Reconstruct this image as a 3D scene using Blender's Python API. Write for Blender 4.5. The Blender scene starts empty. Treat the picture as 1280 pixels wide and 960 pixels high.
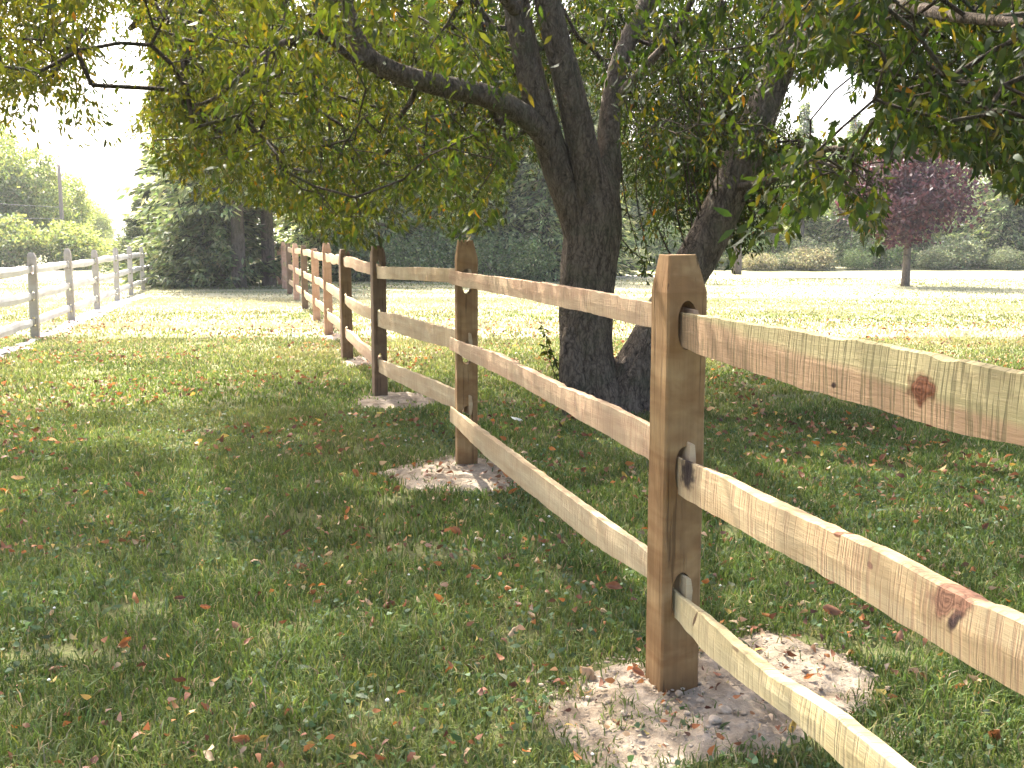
import bpy, bmesh, math, random
import numpy as np
from mathutils import Vector, Matrix, noise
from math import radians as R

random.seed(7)
rng = np.random.default_rng(7)
sc = bpy.context.scene
COL = sc.collection

# ------------------------------------------------------------------ camera, world, sun, exposure
CAMH = 1.343
TH = math.atan(180 / 1280)
cam_d = bpy.data.cameras.new('camera')
cam = bpy.data.objects.new('camera', cam_d)
COL.objects.link(cam)
cam.location = (0, 0, CAMH)
cam.rotation_euler = (math.pi / 2 - TH, 0, 0)
cam_d.sensor_width = 36
cam_d.lens = 36
cam_d.clip_start = 0.05
cam_d.clip_end = 3000
sc.camera = cam

SUN_EL = R(50)
SUN_AZ = R(-27)          # left of straight ahead (+Y)
w = bpy.data.worlds.new('World')
sc.world = w
w.use_nodes = True
nt = w.node_tree
sky = nt.nodes.new('ShaderNodeTexSky')
sky.sky_type = 'NISHITA'
sky.sun_disc = False
sky.sun_elevation = SUN_EL
sky.sun_rotation = SUN_AZ
sky.dust_density = 6.0
sky.air_density = 0.75
sky.ozone_density = 0.3
nt.links.new(sky.outputs[0], nt.nodes['Background'].inputs[0])
nt.nodes['Background'].inputs[1].default_value = 0.15
sun_d = bpy.data.lights.new('sun', 'SUN')
sun_d.energy = 3.3
sun_d.angle = R(0.6)
sun_d.color = (1.0, 0.95, 0.86)
sun = bpy.data.objects.new('sun', sun_d)
COL.objects.link(sun)
sv = Vector((math.sin(SUN_AZ) * math.cos(SUN_EL), math.cos(SUN_AZ) * math.cos(SUN_EL), math.sin(SUN_EL)))
sun.rotation_euler = sv.to_track_quat('Z', 'Y').to_euler()
sun.location = (0, 0, 30)
sc.view_settings.view_transform = 'Standard'
sc.view_settings.look = 'None'
sc.view_settings.gamma = 1
sc.view_settings.use_curve_mapping = False
sc.view_settings.exposure = 2.55
sc.render.engine = 'CYCLES'
sc.cycles.max_bounces = 7
sc.cycles.diffuse_bounces = 3
sc.cycles.transmission_bounces = 4

# ------------------------------------------------------------------ measuring helpers (photo pixel -> point in the place)
def ray(px, py):
    u = (px - 640) / 1280; v = (480 - py) / 1280
    return Vector((u, math.cos(TH) + v * math.sin(TH), -math.sin(TH) + v * math.cos(TH)))
def gp(px, py):
    d = ray(px, py); t = -CAMH / d.z
    return Vector((d.x * t, d.y * t, 0))
def at(px, py, Y):
    d = ray(px, py); t = Y / d.y
    return Vector((d.x * t, Y, CAMH + d.z * t))
def proj(P):
    """world points (n,3) -> photo pixels and depth"""
    P = np.asarray(P, float) - np.array([0, 0, CAMH])
    f = np.array([0, math.cos(TH), -math.sin(TH)]); u = np.array([0, math.sin(TH), math.cos(TH)])
    d = P @ f
    dd = np.where(d < .05, .05, d)
    return 640 + 1280 * P[:, 0] / dd, 480 - 1280 * (P @ u) / dd, d

# ------------------------------------------------------------------ object helpers
def tag(o, label=None, cat=None, group=None, kind=None):
    if label: o['label'] = label
    if cat: o['category'] = cat
    if group: o['group'] = group
    if kind: o['kind'] = kind
    return o
def empty(name, loc, rz=0, **k):
    o = bpy.data.objects.new(name, None); COL.objects.link(o)
    o.location = loc; o.rotation_euler = (0, 0, rz); o.empty_display_size = .2
    return tag(o, **k)
def link(name, me, mat=None, parent=None, **k):
    o = bpy.data.objects.new(name, me); COL.objects.link(o)
    if mat is not None and len(me.materials) == 0: me.materials.append(mat)
    if parent is not None: o.parent = parent
    return tag(o, **k)
def npmesh(name, V, faces, col=None, smooth=False):
    """V (n,3); faces = list of int arrays (m,k); col (n,3) per-vertex natural colour of each blade or leaf"""
    me = bpy.data.meshes.new(name)
    V = np.ascontiguousarray(V, np.float32)
    me.vertices.add(len(V)); me.vertices.foreach_set('co', V.ravel())
    loops = np.concatenate([f.ravel() for f in faces]).astype(np.int32)
    tot = np.concatenate([np.full(len(f), f.shape[1]) for f in faces]).astype(np.int32)
    start = np.concatenate([[0], np.cumsum(tot)[:-1]]).astype(np.int32)
    me.loops.add(len(loops)); me.loops.foreach_set('vertex_index', loops)
    me.polygons.add(len(tot)); me.polygons.foreach_set('loop_start', start)
    me.polygons.foreach_set('loop_total', tot)
    if smooth: me.polygons.foreach_set('use_smooth', np.ones(len(tot), bool))
    if col is not None:
        a = me.color_attributes.new('tint', 'FLOAT_COLOR', 'POINT')
        c = np.ones((len(V), 4), np.float32); c[:, :3] = col
        a.data.foreach_set('color', c.ravel())
    me.update(calc_edges=True)
    return me

def nz(x, y, z=0., s=1.):
    return noise.noise(Vector((x * s, y * s, z * s)))

# ------------------------------------------------------------------ material helpers
def mat(name):
    m = bpy.data.materials.new(name); m.use_nodes = True
    n = m.node_tree; n.nodes.clear()
    out = n.nodes.new('ShaderNodeOutputMaterial')
    return m, n, out
def N(n, t, **kw):
    x = n.nodes.new(t)
    for k, v in kw.items():
        if k in x.inputs.keys() if hasattr(x.inputs, 'keys') else False: x.inputs[k].default_value = v
        else: setattr(x, k, v)
    return x
def L(n, a, b): n.links.new(a, b)
def ramp(n, fac, stops):
    r = n.nodes.new('ShaderNodeValToRGB')
    e = r.color_ramp.elements
    e[0].position = stops[0][0]; e[0].color = (*stops[0][1], 1)
    e[1].position = stops[-1][0]; e[1].color = (*stops[-1][1], 1)
    for p, c in stops[1:-1]:
        x = e.new(p); x.color = (*c, 1)
    L(n, fac, r.inputs[0]); return r.outputs[0]
def noise_tex(n, vec, scale, detail=4, rough=.55, dist=0):
    x = n.nodes.new('ShaderNodeTexNoise')
    x.inputs['Scale'].default_value = scale; x.inputs['Detail'].default_value = detail
    x.inputs['Roughness'].default_value = rough; x.inputs['Distortion'].default_value = dist
    if vec is not None: L(n, vec, x.inputs['Vector'])
    return x.outputs['Fac']
def mapping(n, vec, scale=(1, 1, 1), loc=(0, 0, 0)):
    x = n.nodes.new('ShaderNodeMapping'); x.inputs['Scale'].default_value = scale
    x.inputs['Location'].default_value = loc
    L(n, vec, x.inputs['Vector']); return x.outputs[0]
def mix(n, fac, a, b, mode='MIX'):
    x = n.nodes.new('ShaderNodeMix'); x.data_type = 'RGBA'; x.blend_type = mode
    for s, v in ((x.inputs[0], fac), (x.inputs[6], a), (x.inputs[7], b)):
        if isinstance(v, (int, float)): s.default_value = v
        elif isinstance(v, tuple): s.default_value = (*v, 1)
        else: L(n, v, s)
    return x.outputs[2]
def math_(n, op, a, b=None, c=None):
    x = n.nodes.new('ShaderNodeMath'); x.operation = op
    for i, v in enumerate((a, b, c)):
        if v is None: continue
        if isinstance(v, (int, float)): x.inputs[i].default_value = v
        else: L(n, v, x.inputs[i])
    return x.outputs[0]
def principled(n, out, col, rough=.8, bump=None, bstr=.3, bdist=.01, spec=.3):
    p = n.nodes.new('ShaderNodeBsdfPrincipled')
    if isinstance(col, tuple): p.inputs['Base Color'].default_value = (*col, 1)
    else: L(n, col, p.inputs['Base Color'])
    if isinstance(rough, (int, float)): p.inputs['Roughness'].default_value = rough
    else: L(n, rough, p.inputs['Roughness'])
    p.inputs['Specular IOR Level'].default_value = spec
    if bump is not None:
        b = n.nodes.new('ShaderNodeBump'); b.inputs['Strength'].default_value = bstr
        b.inputs['Distance'].default_value = bdist
        L(n, bump, b.inputs['Height']); L(n, b.outputs[0], p.inputs['Normal'])
    L(n, p.outputs[0], out.inputs[0]); return p

def leaf_mat(name, transl=.45, rough=.45, spec=.35, tcol=(1.25, 1.2, .55)):
    """thin leaf: reflects and lets light through; colour is each leaf's own tint"""
    m, n, out = mat(name)
    a = n.nodes.new('ShaderNodeAttribute'); a.attribute_name = 'tint'
    p = n.nodes.new('ShaderNodeBsdfPrincipled'); L(n, a.outputs['Color'], p.inputs['Base Color'])
    p.inputs['Roughness'].default_value = rough; p.inputs['Specular IOR Level'].default_value = spec
    t = n.nodes.new('ShaderNodeBsdfTranslucent')
    L(n, mix(n, 1.0, a.outputs['Color'], tcol, 'MULTIPLY'), t.inputs[0])
    mx = n.nodes.new('ShaderNodeMixShader'); mx.inputs[0].default_value = transl
    L(n, p.outputs[0], mx.inputs[1]); L(n, t.outputs[0], mx.inputs[2]); L(n, mx.outputs[0], out.inputs[0])
    return m

M = {}
M['grass'] = leaf_mat('grass_blades', .35, .6, .2, (1.15, 1.12, .8))
M['leaf'] = leaf_mat('tree_leaves', .5, .55, .25, (1.35, 1.3, .4))
M['needle'] = leaf_mat('conifer_needles', .36, .6, .3, (1.15, 1.15, .8))
M['redleaf'] = leaf_mat('purple_leaves', .25, .6, .3, (1.2, .8, .85))
M['litter'] = leaf_mat('dry_leaves', .25, .6, .3, (1.2, 1.0, .7))

def ground_mat():
    m, n, out = mat('lawn_ground')
    g = n.nodes.new('ShaderNodeNewGeometry').outputs['Position']
    big = noise_tex(n, g, .35, 4)
    mid = noise_tex(n, g, 3.5, 5, .65)
    fine = noise_tex(n, g, 38, 4, .7)
    sx = n.nodes.new('ShaderNodeSeparateXYZ'); L(n, g, sx.inputs[0])
    # mown rows of cut, drier grass, with the field's sunlit paleness put into colour
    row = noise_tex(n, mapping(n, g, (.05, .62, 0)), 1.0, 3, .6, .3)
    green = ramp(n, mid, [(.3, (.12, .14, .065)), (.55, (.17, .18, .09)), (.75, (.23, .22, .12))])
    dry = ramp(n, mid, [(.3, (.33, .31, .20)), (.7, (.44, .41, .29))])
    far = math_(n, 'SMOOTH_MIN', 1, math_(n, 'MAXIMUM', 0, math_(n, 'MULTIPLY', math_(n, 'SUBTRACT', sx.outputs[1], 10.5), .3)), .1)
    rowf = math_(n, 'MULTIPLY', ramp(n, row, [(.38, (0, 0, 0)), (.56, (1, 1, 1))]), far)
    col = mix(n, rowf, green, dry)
    soil = mix(n, ramp(n, fine, [(.35, (0, 0, 0)), (.65, (1, 1, 1))]), (.05, .045, .025), (.10, .12, .04))
    near = ramp(n, math_(n, 'MULTIPLY', sx.outputs[1], .05), [(.35, (1, 1, 1)), (.75, (0, 0, 0))])
    col = mix(n, near, col, soil)
    col = mix(n, math_(n, 'MULTIPLY', big, .35), col, (.3, .27, .12))
    col = mix(n, math_(n, 'MULTIPLY', fine, .4), col, (.09, .11, .04))
    bh = math_(n, 'ADD', fine, mid)
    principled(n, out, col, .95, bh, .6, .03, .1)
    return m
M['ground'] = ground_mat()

def dirt_mat(name, a, b, c):
    m, n, out = mat(name)
    g = n.nodes.new('ShaderNodeNewGeometry').outputs['Position']
    f1 = noise_tex(n, g, 9, 6, .65); f2 = noise_tex(n, g, 60, 5, .7)
    v = n.nodes.new('ShaderNodeTexVoronoi'); v.inputs['Scale'].default_value = 24; L(n, g, v.inputs['Vector'])
    col = ramp(n, f1, [(.36, a), (.5, b), (.64, c)])
    col = mix(n, ramp(n, f2, [(.4, (.0, .0, .0)), (.7, (.5, .5, .5))]), col, a)
    bh = math_(n, 'ADD', math_(n, 'MULTIPLY', f2, .6), math_(n, 'ADD', f1, math_(n, 'MULTIPLY', v.outputs['Distance'], -.5)))
    principled(n, out, col, .95, bh, .9, .02, .15)
    return m
M['dirt'] = dirt_mat('dry_dirt', (.19, .145, .10), (.29, .235, .17), (.38, .315, .24))
M['crumb'] = dirt_mat('soil_crumbs', (.30, .225, .15), (.42, .33, .235), (.5, .41, .31))
M['gravel'] = dirt_mat('pale_gravel', (.42, .39, .34), (.58, .55, .49), (.68, .65, .6))
M['road'] = dirt_mat('dusty_road', (.26, .21, .19), (.36, .30, .27), (.42, .36, .33))

def bark_mat(name, dark, light, scale=1., bstr=.9, bd=.05):
    m, n, out = mat(name)
    o = n.nodes.new('ShaderNodeTexCoord').outputs['Object']
    st = mapping(n, o, (1, 1, .22))
    r1 = noise_tex(n, st, 26 * scale, 6, .7, .6)
    r2 = noise_tex(n, o, 6 * scale, 4)
    v = n.nodes.new('ShaderNodeTexVoronoi'); v.feature = 'DISTANCE_TO_EDGE'; v.inputs['Scale'].default_value = 40 * scale
    wv = n.nodes.new('ShaderNodeTexNoise'); wv.inputs['Scale'].default_value = 9; wv.inputs['Detail'].default_value = 4; L(n, o, wv.inputs['Vector'])
    wa = n.nodes.new('ShaderNodeVectorMath'); wa.operation = 'MULTIPLY_ADD'; L(n, wv.outputs['Color'], wa.inputs[0]); wa.inputs[1].default_value = (.13, .13, .3); L(n, o, wa.inputs[2])
    L(n, mapping(n, wa.outputs[0], (1, 1, .2)), v.inputs['Vector'])
    ridge = ramp(n, v.outputs['Distance'], [(0, (0, 0, 0)), (.3, (1, 1, 1))])
    f = math_(n, 'MULTIPLY', r1, math_(n, 'ADD', math_(n, 'MULTIPLY', ridge, .35), .65))
    col = ramp(n, f, [(.22, dark), (.5, light)])
    col = mix(n, ramp(n, r2, [(.5, (0, 0, 0)), (.75, (.5, .5, .5))]), col, (.11, .12, .07))
    principled(n, out, col, .92, f, bstr, bd, .15)
    return m
M['bark'] = bark_mat('tree_bark', (.022, .016, .012), (.23, .18, .135), 1.0, 1.0)
M['twig'] = bark_mat('twig_bark', (.03, .022, .017), (.09, .07, .05))
M['bark_far'] = bark_mat('distant_bark', (.06, .048, .038), (.17, .14, .11), .5)
M['bark_dark'] = bark_mat('conifer_bark', (.035, .025, .02), (.11, .085, .07), .5)

def wood_mat(name, low, up, line, line_amt=.35, knots=(), grain=(2.2, 1, 26), cross=70, weather=None, stain=.3, band=None, post=False):
    """cleft or sawn timber; local x runs along the rail (z along the post); knots are (x, z, radius_x, radius_z, slant)"""
    m, n, out = mat(name)
    tc = n.nodes.new('ShaderNodeTexCoord'); o = tc.outputs['Object']
    info = n.nodes.new('ShaderNodeObjectInfo')
    off = n.nodes.new('ShaderNodeCombineXYZ')
    L(n, math_(n, 'MULTIPLY', info.outputs['Random'], 31), off.inputs[0]); L(n, math_(n, 'MULTIPLY', info.outputs['Random'], 17), off.inputs[2])
    va = n.nodes.new('ShaderNodeVectorMath'); va.operation = 'ADD'; L(n, o, va.inputs[0]); L(n, off.outputs[0], va.inputs[1])
    p = va.outputs[0]
    g1 = noise_tex(n, mapping(n, p, grain), 1.3, 5, .6, 1.2)
    g2 = noise_tex(n, mapping(n, p, (grain[0] * 3, 3, grain[2] * 3)), 1.5, 4, .7, .4)
    big = noise_tex(n, mapping(n, p, (1.2, 4, 9)), 1.3, 3, .5, .8)
    col = mix(n, ramp(n, big, [(.38, (0, 0, 0)), (.62, (1, 1, 1))]), low, up)
    if band:
        sb = n.nodes.new('ShaderNodeSeparateXYZ'); L(n, o, sb.inputs[0])
        zz = math_(n, 'SUBTRACT', sb.outputs[2], math_(n, 'ADD', math_(n, 'MULTIPLY', sb.outputs[0], band[1]), band[0]))
        zz = math_(n, 'ADD', math_(n, 'MULTIPLY', zz, 22), math_(n, 'MULTIPLY', big, 1.0))
        col = mix(n, ramp(n, zz, [(.35, (0, 0, 0)), (.75, (1, 1, 1))]), low, up)
    col = mix(n, math_(n, 'MULTIPLY', ramp(n, g1, [(.42, (0, 0, 0)), (.68, (1, 1, 1))]), .45 if post else .22), col, tuple(x * .62 for x in low))
    col = mix(n, math_(n, 'MULTIPLY', ramp(n, g2, [(.5, (0, 0, 0)), (.75, (1, 1, 1))]), .3 if post else .12), col, tuple(min(1, x * 1.25) for x in up))
    cr = noise_tex(n, mapping(n, p, (cross * 1.7, 4, 5.0)), 1.0, 2, .5, .25)
    crm = ramp(n, cr, [(.5, (0, 0, 0)), (.6, (1, 1, 1))])
    col = mix(n, math_(n, 'MULTIPLY', crm, line_amt), col, line)
    st = noise_tex(n, mapping(n, p, (6, 6, 4)), 1.0, 5, .65)
    col = mix(n, math_(n, 'MULTIPLY', ramp(n, st, [(.5, (0, 0, 0)), (.75, (1, 1, 1))]), stain), col, tuple(x * .5 for x in low))
    height = math_(n, 'ADD', math_(n, 'MULTIPLY', g2, .7), math_(n, 'MULTIPLY', crm, -.5))
    wob = n.nodes.new('ShaderNodeTexNoise'); wob.inputs['Scale'].default_value = 28; L(n, o, wob.inputs['Vector'])
    for (kx, kz, rx, rz, sl, kc) in knots:
        s = n.nodes.new('ShaderNodeSeparateXYZ'); L(n, o, s.inputs[0])
        dx = math_(n, 'SUBTRACT', s.outputs[0], kx); dz = math_(n, 'SUBTRACT', s.outputs[2], kz)
        dx2 = math_(n, 'ADD', dx, math_(n, 'MULTIPLY', dz, sl))
        e = math_(n, 'ADD', math_(n, 'POWER', math_(n, 'ABSOLUTE', math_(n, 'DIVIDE', dx2, rx)), 2), math_(n, 'POWER', math_(n, 'ABSOLUTE', math_(n, 'DIVIDE', dz, rz)), 2))
        e = math_(n, 'ADD', math_(n, 'SQRT', e), math_(n, 'MULTIPLY', math_(n, 'SUBTRACT', wob.outputs['Fac'], .5), 1.3))
        k = ramp(n, e, [(.0, (1, 1, 1)), (.65, (.95, .95, .95)), (.85, (.4, .4, .4)), (1.0, (0, 0, 0))])
        rings = ramp(n, math_(n, 'FRACT', math_(n, 'MULTIPLY', e, 4.0)), [(0, (.45, .45, .45)), (.5, (1, 1, 1)), (1, (.5, .5, .5))])
        col = mix(n, k, col, mix(n, 1.0, kc, rings, 'MULTIPLY'))
    if post:
        ck = noise_tex(n, mapping(n, p, (55, 55, 1.6)), 1.0, 3, .6, .4); ckm = ramp(n, ck, [(.60, (0, 0, 0)), (.66, (1, 1, 1))])
        col = mix(n, math_(n, 'MULTIPLY', ckm, .6), col, tuple(x * .3 for x in low)); height = math_(n, 'ADD', height, math_(n, 'MULTIPLY', ckm, -1.5))
        sz = n.nodes.new('ShaderNodeSeparateXYZ'); L(n, o, sz.inputs[0])
        wet = math_(n, 'ADD', math_(n, 'MULTIPLY', sz.outputs[2], 6), math_(n, 'MULTIPLY', st, .8))
        col = mix(n, ramp(n, wet, [(.45, (.6, .6, .6)), (1.0, (0, 0, 0))]), col, tuple(x * .45 for x in low))
    if weather: col = mix(n, ramp(n, noise_tex(n, p, 3, 4), [(.35, (.2, .2, .2)), (.65, (.9, .9, .9))]), col, weather)
    principled(n, out, col, .78, height, .6, .006, .2)
    return m

# ------------------------------------------------------------------ ground, road, paths
def grid_patch(name, poly, z, m, rough=.01, res=.05, kind='structure', label=None, seed=0, edge=.05, mound=0.):
    """soil or gravel lying on the lawn: irregular outline, real lumps"""
    P = np.array(poly); x0, y0 = P.min(0) - .3; x1, y1 = P.max(0) + .3
    nx = max(4, int((x1 - x0) / res)); ny = max(4, int((y1 - y0) / res))
    def inside(x, y):
        c = False; j = len(poly) - 1; dm = 9
        for i in range(len(poly)):
            xi, yi = poly[i]; xj, yj = poly[j]
            if (yi > y) != (yj > y) and x < (xj - xi) * (y - yi) / (yj - yi + 1e-12) + xi: c = not c
            ex, ey = xj - xi, yj - yi; t = max(0, min(1, ((x - xi) * ex + (y - yi) * ey) / (ex * ex + ey * ey + 1e-12)))
            dm = min(dm, math.hypot(x - xi - t * ex, y - yi - t * ey)); j = i
        return dm if c else -dm
    V = []; keep = np.zeros((nx + 1, ny + 1), bool)
    for i in range(nx + 1):
        for j in range(ny + 1):
            x = x0 + (x1 - x0) * i / nx; y = y0 + (y1 - y0) * j / ny
            d = inside(x, y) + edge * 2.2 * nz(x, y, seed, 2.2 / max(edge * 8, .35)) + edge * nz(x, y, seed + 3, 9)
            keep[i, j] = d > -.09 if rough > .004 else d > -.004
            h = rough * (nz(x, y, seed, 7) * 1.2 + nz(x, y, seed + 9, 24) * .8 + nz(x, y, seed + 9, 60) * .5) + mound * min(1, max(0, d) / .35)
            V.append((x, y, z + (max(-.02, min(d * .16, .012)) if rough > .004 else 0) + h * min(1, max(0, d) / .08)))
    F = []
    for i in range(nx):
        for j in range(ny):
            if keep[i, j] and keep[i + 1, j] and keep[i, j + 1] and keep[i + 1, j + 1]:
                a = i * (ny + 1) + j; F.append((a, a + ny + 1, a + ny + 2, a + 1))
    me = bpy.data.meshes.new(name); me.from_pydata(V, [], F)
    for p in me.polygons: p.use_smooth = True
    link(name, me, m, kind=kind)

bm = bmesh.new()
ys = [-30, -8, 0, 4, 8, 14, 24, 45, 90, 200, 700]; xs = [-600, -120, -50, -20, -8, 0, 8, 20, 50, 120, 600]
vv = [[bm.verts.new((x, y, 0)) for x in xs] for y in ys]
for i in range(len(ys) - 1):
    for j in range(len(xs) - 1): bm.faces.new((vv[i][j], vv[i][j + 1], vv[i + 1][j + 1], vv[i + 1][j]))
me = bpy.data.meshes.new('ground'); bm.to_mesh(me); link('ground', me, M['ground'], kind='structure')

DIRT = []        # (cx, cy, rx, ry, rot) ellipses used to keep grass away
def dirt(px_pts, seed, res=.03):
    pts = [gp(*p)[:2] for p in px_pts]
    grid_patch('dirt_patch', pts, .004, M['dirt'], .014, res, seed=seed, edge=.05, mound=.012)
    DIRT.append(np.array(pts))
dirt([(672, 868), (735, 838), (806, 826), (880, 800), (960, 790), (1045, 818), (1118, 858), (1105, 896), (1020, 912), (960, 935), (850, 955), (760, 960), (700, 930)], 1, .016)
dirt([(462, 594), (520, 580), (575, 570), (640, 578), (665, 596), (640, 612), (580, 618), (510, 610)], 2, .025)
dirt([(446, 500), (480, 491), (530, 493), (545, 502), (500, 511), (455, 509)], 3, .04)
dirt([(428, 453), (455, 443), (485, 446), (490, 455), (450, 460)], 4, .05)
dirt([(396, 424), (415, 416), (440, 420), (430, 426)], 5, .06)
# pale gravel strip along the old fence
sl = [gp(-40, 470), gp(0, 449), gp(60, 421), (gp(110, 401)), gp(150, 384), gp(180, 372)]
sr = [gp(178, 367), gp(146, 376), gp(100, 395), gp(46, 423), gp(0, 438), gp(-60, 455)]
pl = [p[:2] for p in ([gp(-60, 475)] + sl[1:] + sr)]
grid_patch('gravel_path', pl, .004, M['gravel'], .008, .09, seed=8, edge=.09)
# dusty road beyond the old fence, running the same way
def offl(off, Y): return (-.247 * Y - 3.147 - off, Y)
grid_patch('road', [offl(5.2, -5), offl(5.2, 60), offl(5.2, 150), offl(9.6, 150), offl(9.6, 60), offl(9.6, -5)], .004, M['road'], .003, 1.0, seed=9, edge=.2)
# pale gravel drive across the far side of the field
grid_patch('gravel_drive', [(2.5, 37.2), (12, 36.4), (24, 35.6), (48, 34.5), (48, 37.2), (24, 38.6), (12, 39.3), (2.5, 39.6)], .004, M['gravel'], .003, .5, seed=10, edge=.15)

# ------------------------------------------------------------------ split-rail fences
KN = (.16, .05, .02); KD = (.05, .025, .018)
M['post'] = wood_mat('treated_post', (.215, .115, .045), (.30, .19, .085), (.15, .08, .035), .2, grain=(22, 22, 1.1), cross=1, post=True, stain=.6)
M['post_brown'] = wood_mat('brown_post', (.17, .105, .06), (.22, .145, .085), (.12, .08, .05), .2, grain=(22, 22, 1.1), cross=1, post=True, stain=.4)
M['post_pink'] = wood_mat('pinkish_post', (.50, .28, .17), (.58, .36, .24), (.3, .16, .1), .1, grain=(22, 22, 1.1), cross=1, post=True, stain=.2)
M['rail'] = wood_mat('cleft_rail', (.40, .285, .155), (.47, .37, .22), (.3, .17, .1), .3, cross=55)
M['rail_pink'] = wood_mat('pinkish_rail', (.42, .27, .16), (.49, .36, .215), (.32, .16, .1), .3, cross=60)
M['old_post'] = wood_mat('weathered_post', (.3, .24, .18), (.38, .33, .27), (.2, .15, .12), .2, grain=(22, 22, 1.1), cross=1, post=True, weather=(.42, .39, .35))
M['old_rail'] = wood_mat('weathered_rail', (.48, .44, .39), (.58, .54, .49), (.38, .35, .3), .2, weather=(.62, .59, .55))

def apply_boolean(me, cutters):
    o = bpy.data.objects.new('tmp', me); COL.objects.link(o)
    cs = []
    for c in cutters:
        co = bpy.data.objects.new('tmpc', c); COL.objects.link(co); cs.append(co)
        md = o.modifiers.new('b', 'BOOLEAN'); md.operation = 'DIFFERENCE'; md.object = co; md.solver = 'EXACT'
    dg = bpy.context.evaluated_depsgraph_get(); dg.update()
    r = bpy.data.meshes.new_from_object(o.evaluated_get(dg))
    for x in cs + [o]: bpy.data.objects.remove(x)
    return r

def slot_cutter(zc, hw, hh, depth):
    bm = bmesh.new(); pts = []
    for k in range(20):
        a = 2 * math.pi * k / 20
        y = math.cos(a) * hw; z = math.sin(a)
        z = (abs(z) ** .75) * (1 if z >= 0 else -1) * hh
        pts.append((y, zc + z))
    A = [bm.verts.new((-depth, y, z)) for y, z in pts]; B = [bm.verts.new((depth, y, z)) for y, z in pts]
    bm.faces.new(A[::-1]); bm.faces.new(B)
    for i in range(20): bm.faces.new((A[i], A[(i + 1) % 20], B[(i + 1) % 20], B[i]))
    bmesh.ops.recalc_face_normals(bm, faces=bm.faces)
    me = bpy.data.meshes.new('c'); bm.to_mesh(me); return me

def post_mesh(H, wx, wy, slots, seed, sw=.031, sh=.070, chamf=.105, inset=.018, front=.022, round_top=False):
    """square sawn post, dog-eared top, three mortised slots right through; x runs along the fence"""
    bm = bmesh.new(); zs = [-.25]
    z = 0
    while z < H - chamf - .02: zs.append(z); z += .07
    zs += [H - chamf, H - chamf * .5, H]
    rings = []
    for z in zs:
        t = max(0, (z - (H - chamf)) / chamf)
        tt = t * t if round_top else t
        hx = wx / 2 - front * tt; hy = wy / 2 - inset * tt
        c = .006; ring = []
        for sx, sy in ((-1, -1), (1, -1), (1, 1), (-1, 1)):
            cor = [(sx * (hx - c), sy * hy), (sx * hx, sy * (hy - c))]
            if sx * sy > 0: cor = cor[::1]
            else: cor = cor[::-1]
            if (sx, sy) in ((-1, -1), (1, 1)): cor = [(sx * hx, sy * (hy - c)), (sx * (hx - c), sy * hy)]
            else: cor = [(sx * (hx - c), sy * hy), (sx * hx, sy * (hy - c))]
            ring += [(x_, y_ + (.008 * tt if y_ < 0 else .006 * tt)) for x_, y_ in cor]
        wob = .002
        rings.append([bm.verts.new((x + wob * nz(x * 9, z * 6, seed), y + wob * nz(y * 9 + 5, z * 6, seed), z + (.004 * nz(x * 30, y * 30, seed) if z == H else 0))) for x, y in ring])
    for a, b in zip(rings, rings[1:]):
        for i in range(8): bm.faces.new((a[i], a[(i + 1) % 8], b[(i + 1) % 8], b[i]))
    bm.faces.new(rings[-1]); bm.faces.new(rings[0][::-1])
    bmesh.ops.recalc_face_normals(bm, faces=bm.faces)
    me = bpy.data.meshes.new('post'); bm.to_mesh(me)
    return apply_boolean(me, [slot_cutter(s, sw * random.uniform(.92, 1.08), sh * random.uniform(.95, 1.05), wx) for s in slots])

def rail_mesh(st, seed, thick=.05, endthick=.02, rough=1.):
    """st: list of (x, z_up, z_low) stations; a cleft rail, thick in the middle and hewn to tongues at both ends.
    Local x along the rail, +y is the broad face"""
    xs = [s[0] for s in st]; x0, x1 = min(xs), max(xs); Lg = x1 - x0
    n = max(10, int(Lg / .018))
    st = sorted(st); X = np.array([s[0] for s in st]); U = np.array([s[1] for s in st]); W = np.array([s[2] for s in st])
    bm = bmesh.new(); rings = []
    for i in range(n + 1):
        x = x0 + Lg * i / n
        u = float(np.interp(x, X, U)); l = float(np.interp(x, X, W))
        # small hewn facets and chipped edges
        u += rough * (.005 * nz(x, seed, 0, 4) + .003 * nz(x, seed, 3, 21) - .016 * max(0, nz(x, seed, 7, 9) - .22))
        l += rough * (.005 * nz(x, seed + 40, 0, 4) + .0025 * nz(x, seed + 40, 3, 19) + .012 * max(0, nz(x, seed + 3, 7, 8) - .25))
        e = max(0, min(1, (min(x - x0, x1 - x) - .13) / .5))
        t = endthick + (thick - endthick) * e ** .85
        h = u - l; b = .005 * rough * nz(x, seed + 11, 0, 3)
        pts = [(t * .50 + b, l + h * .03), (t * .53 + b, l + h * .5 + .003 * nz(x, seed, 5, 8)), (t * .46 + b, u - h * .03), (t * .30, u),
               (-t * .25, u - h * .05), (-t * .5, l + h * .55), (-t * .32, l + h * .12), (t * .12, l)]
        rings.append([bm.verts.new((x, y + .0025 * nz(x * 14, y * 20, z * 18 + seed), z)) for y, z in pts])
    for a, b in zip(rings, rings[1:]):
        for k in range(8): bm.faces.new((a[k], b[k], b[(k + 1) % 8], a[(k + 1) % 8]))
    bm.faces.new(rings[0]); bm.faces.new(rings[-1][::-1])
    bmesh.ops.recalc_face_normals(bm, faces=bm.faces)
    me = bpy.data.meshes.new('rail'); bm.to_mesh(me)
    return me

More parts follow.
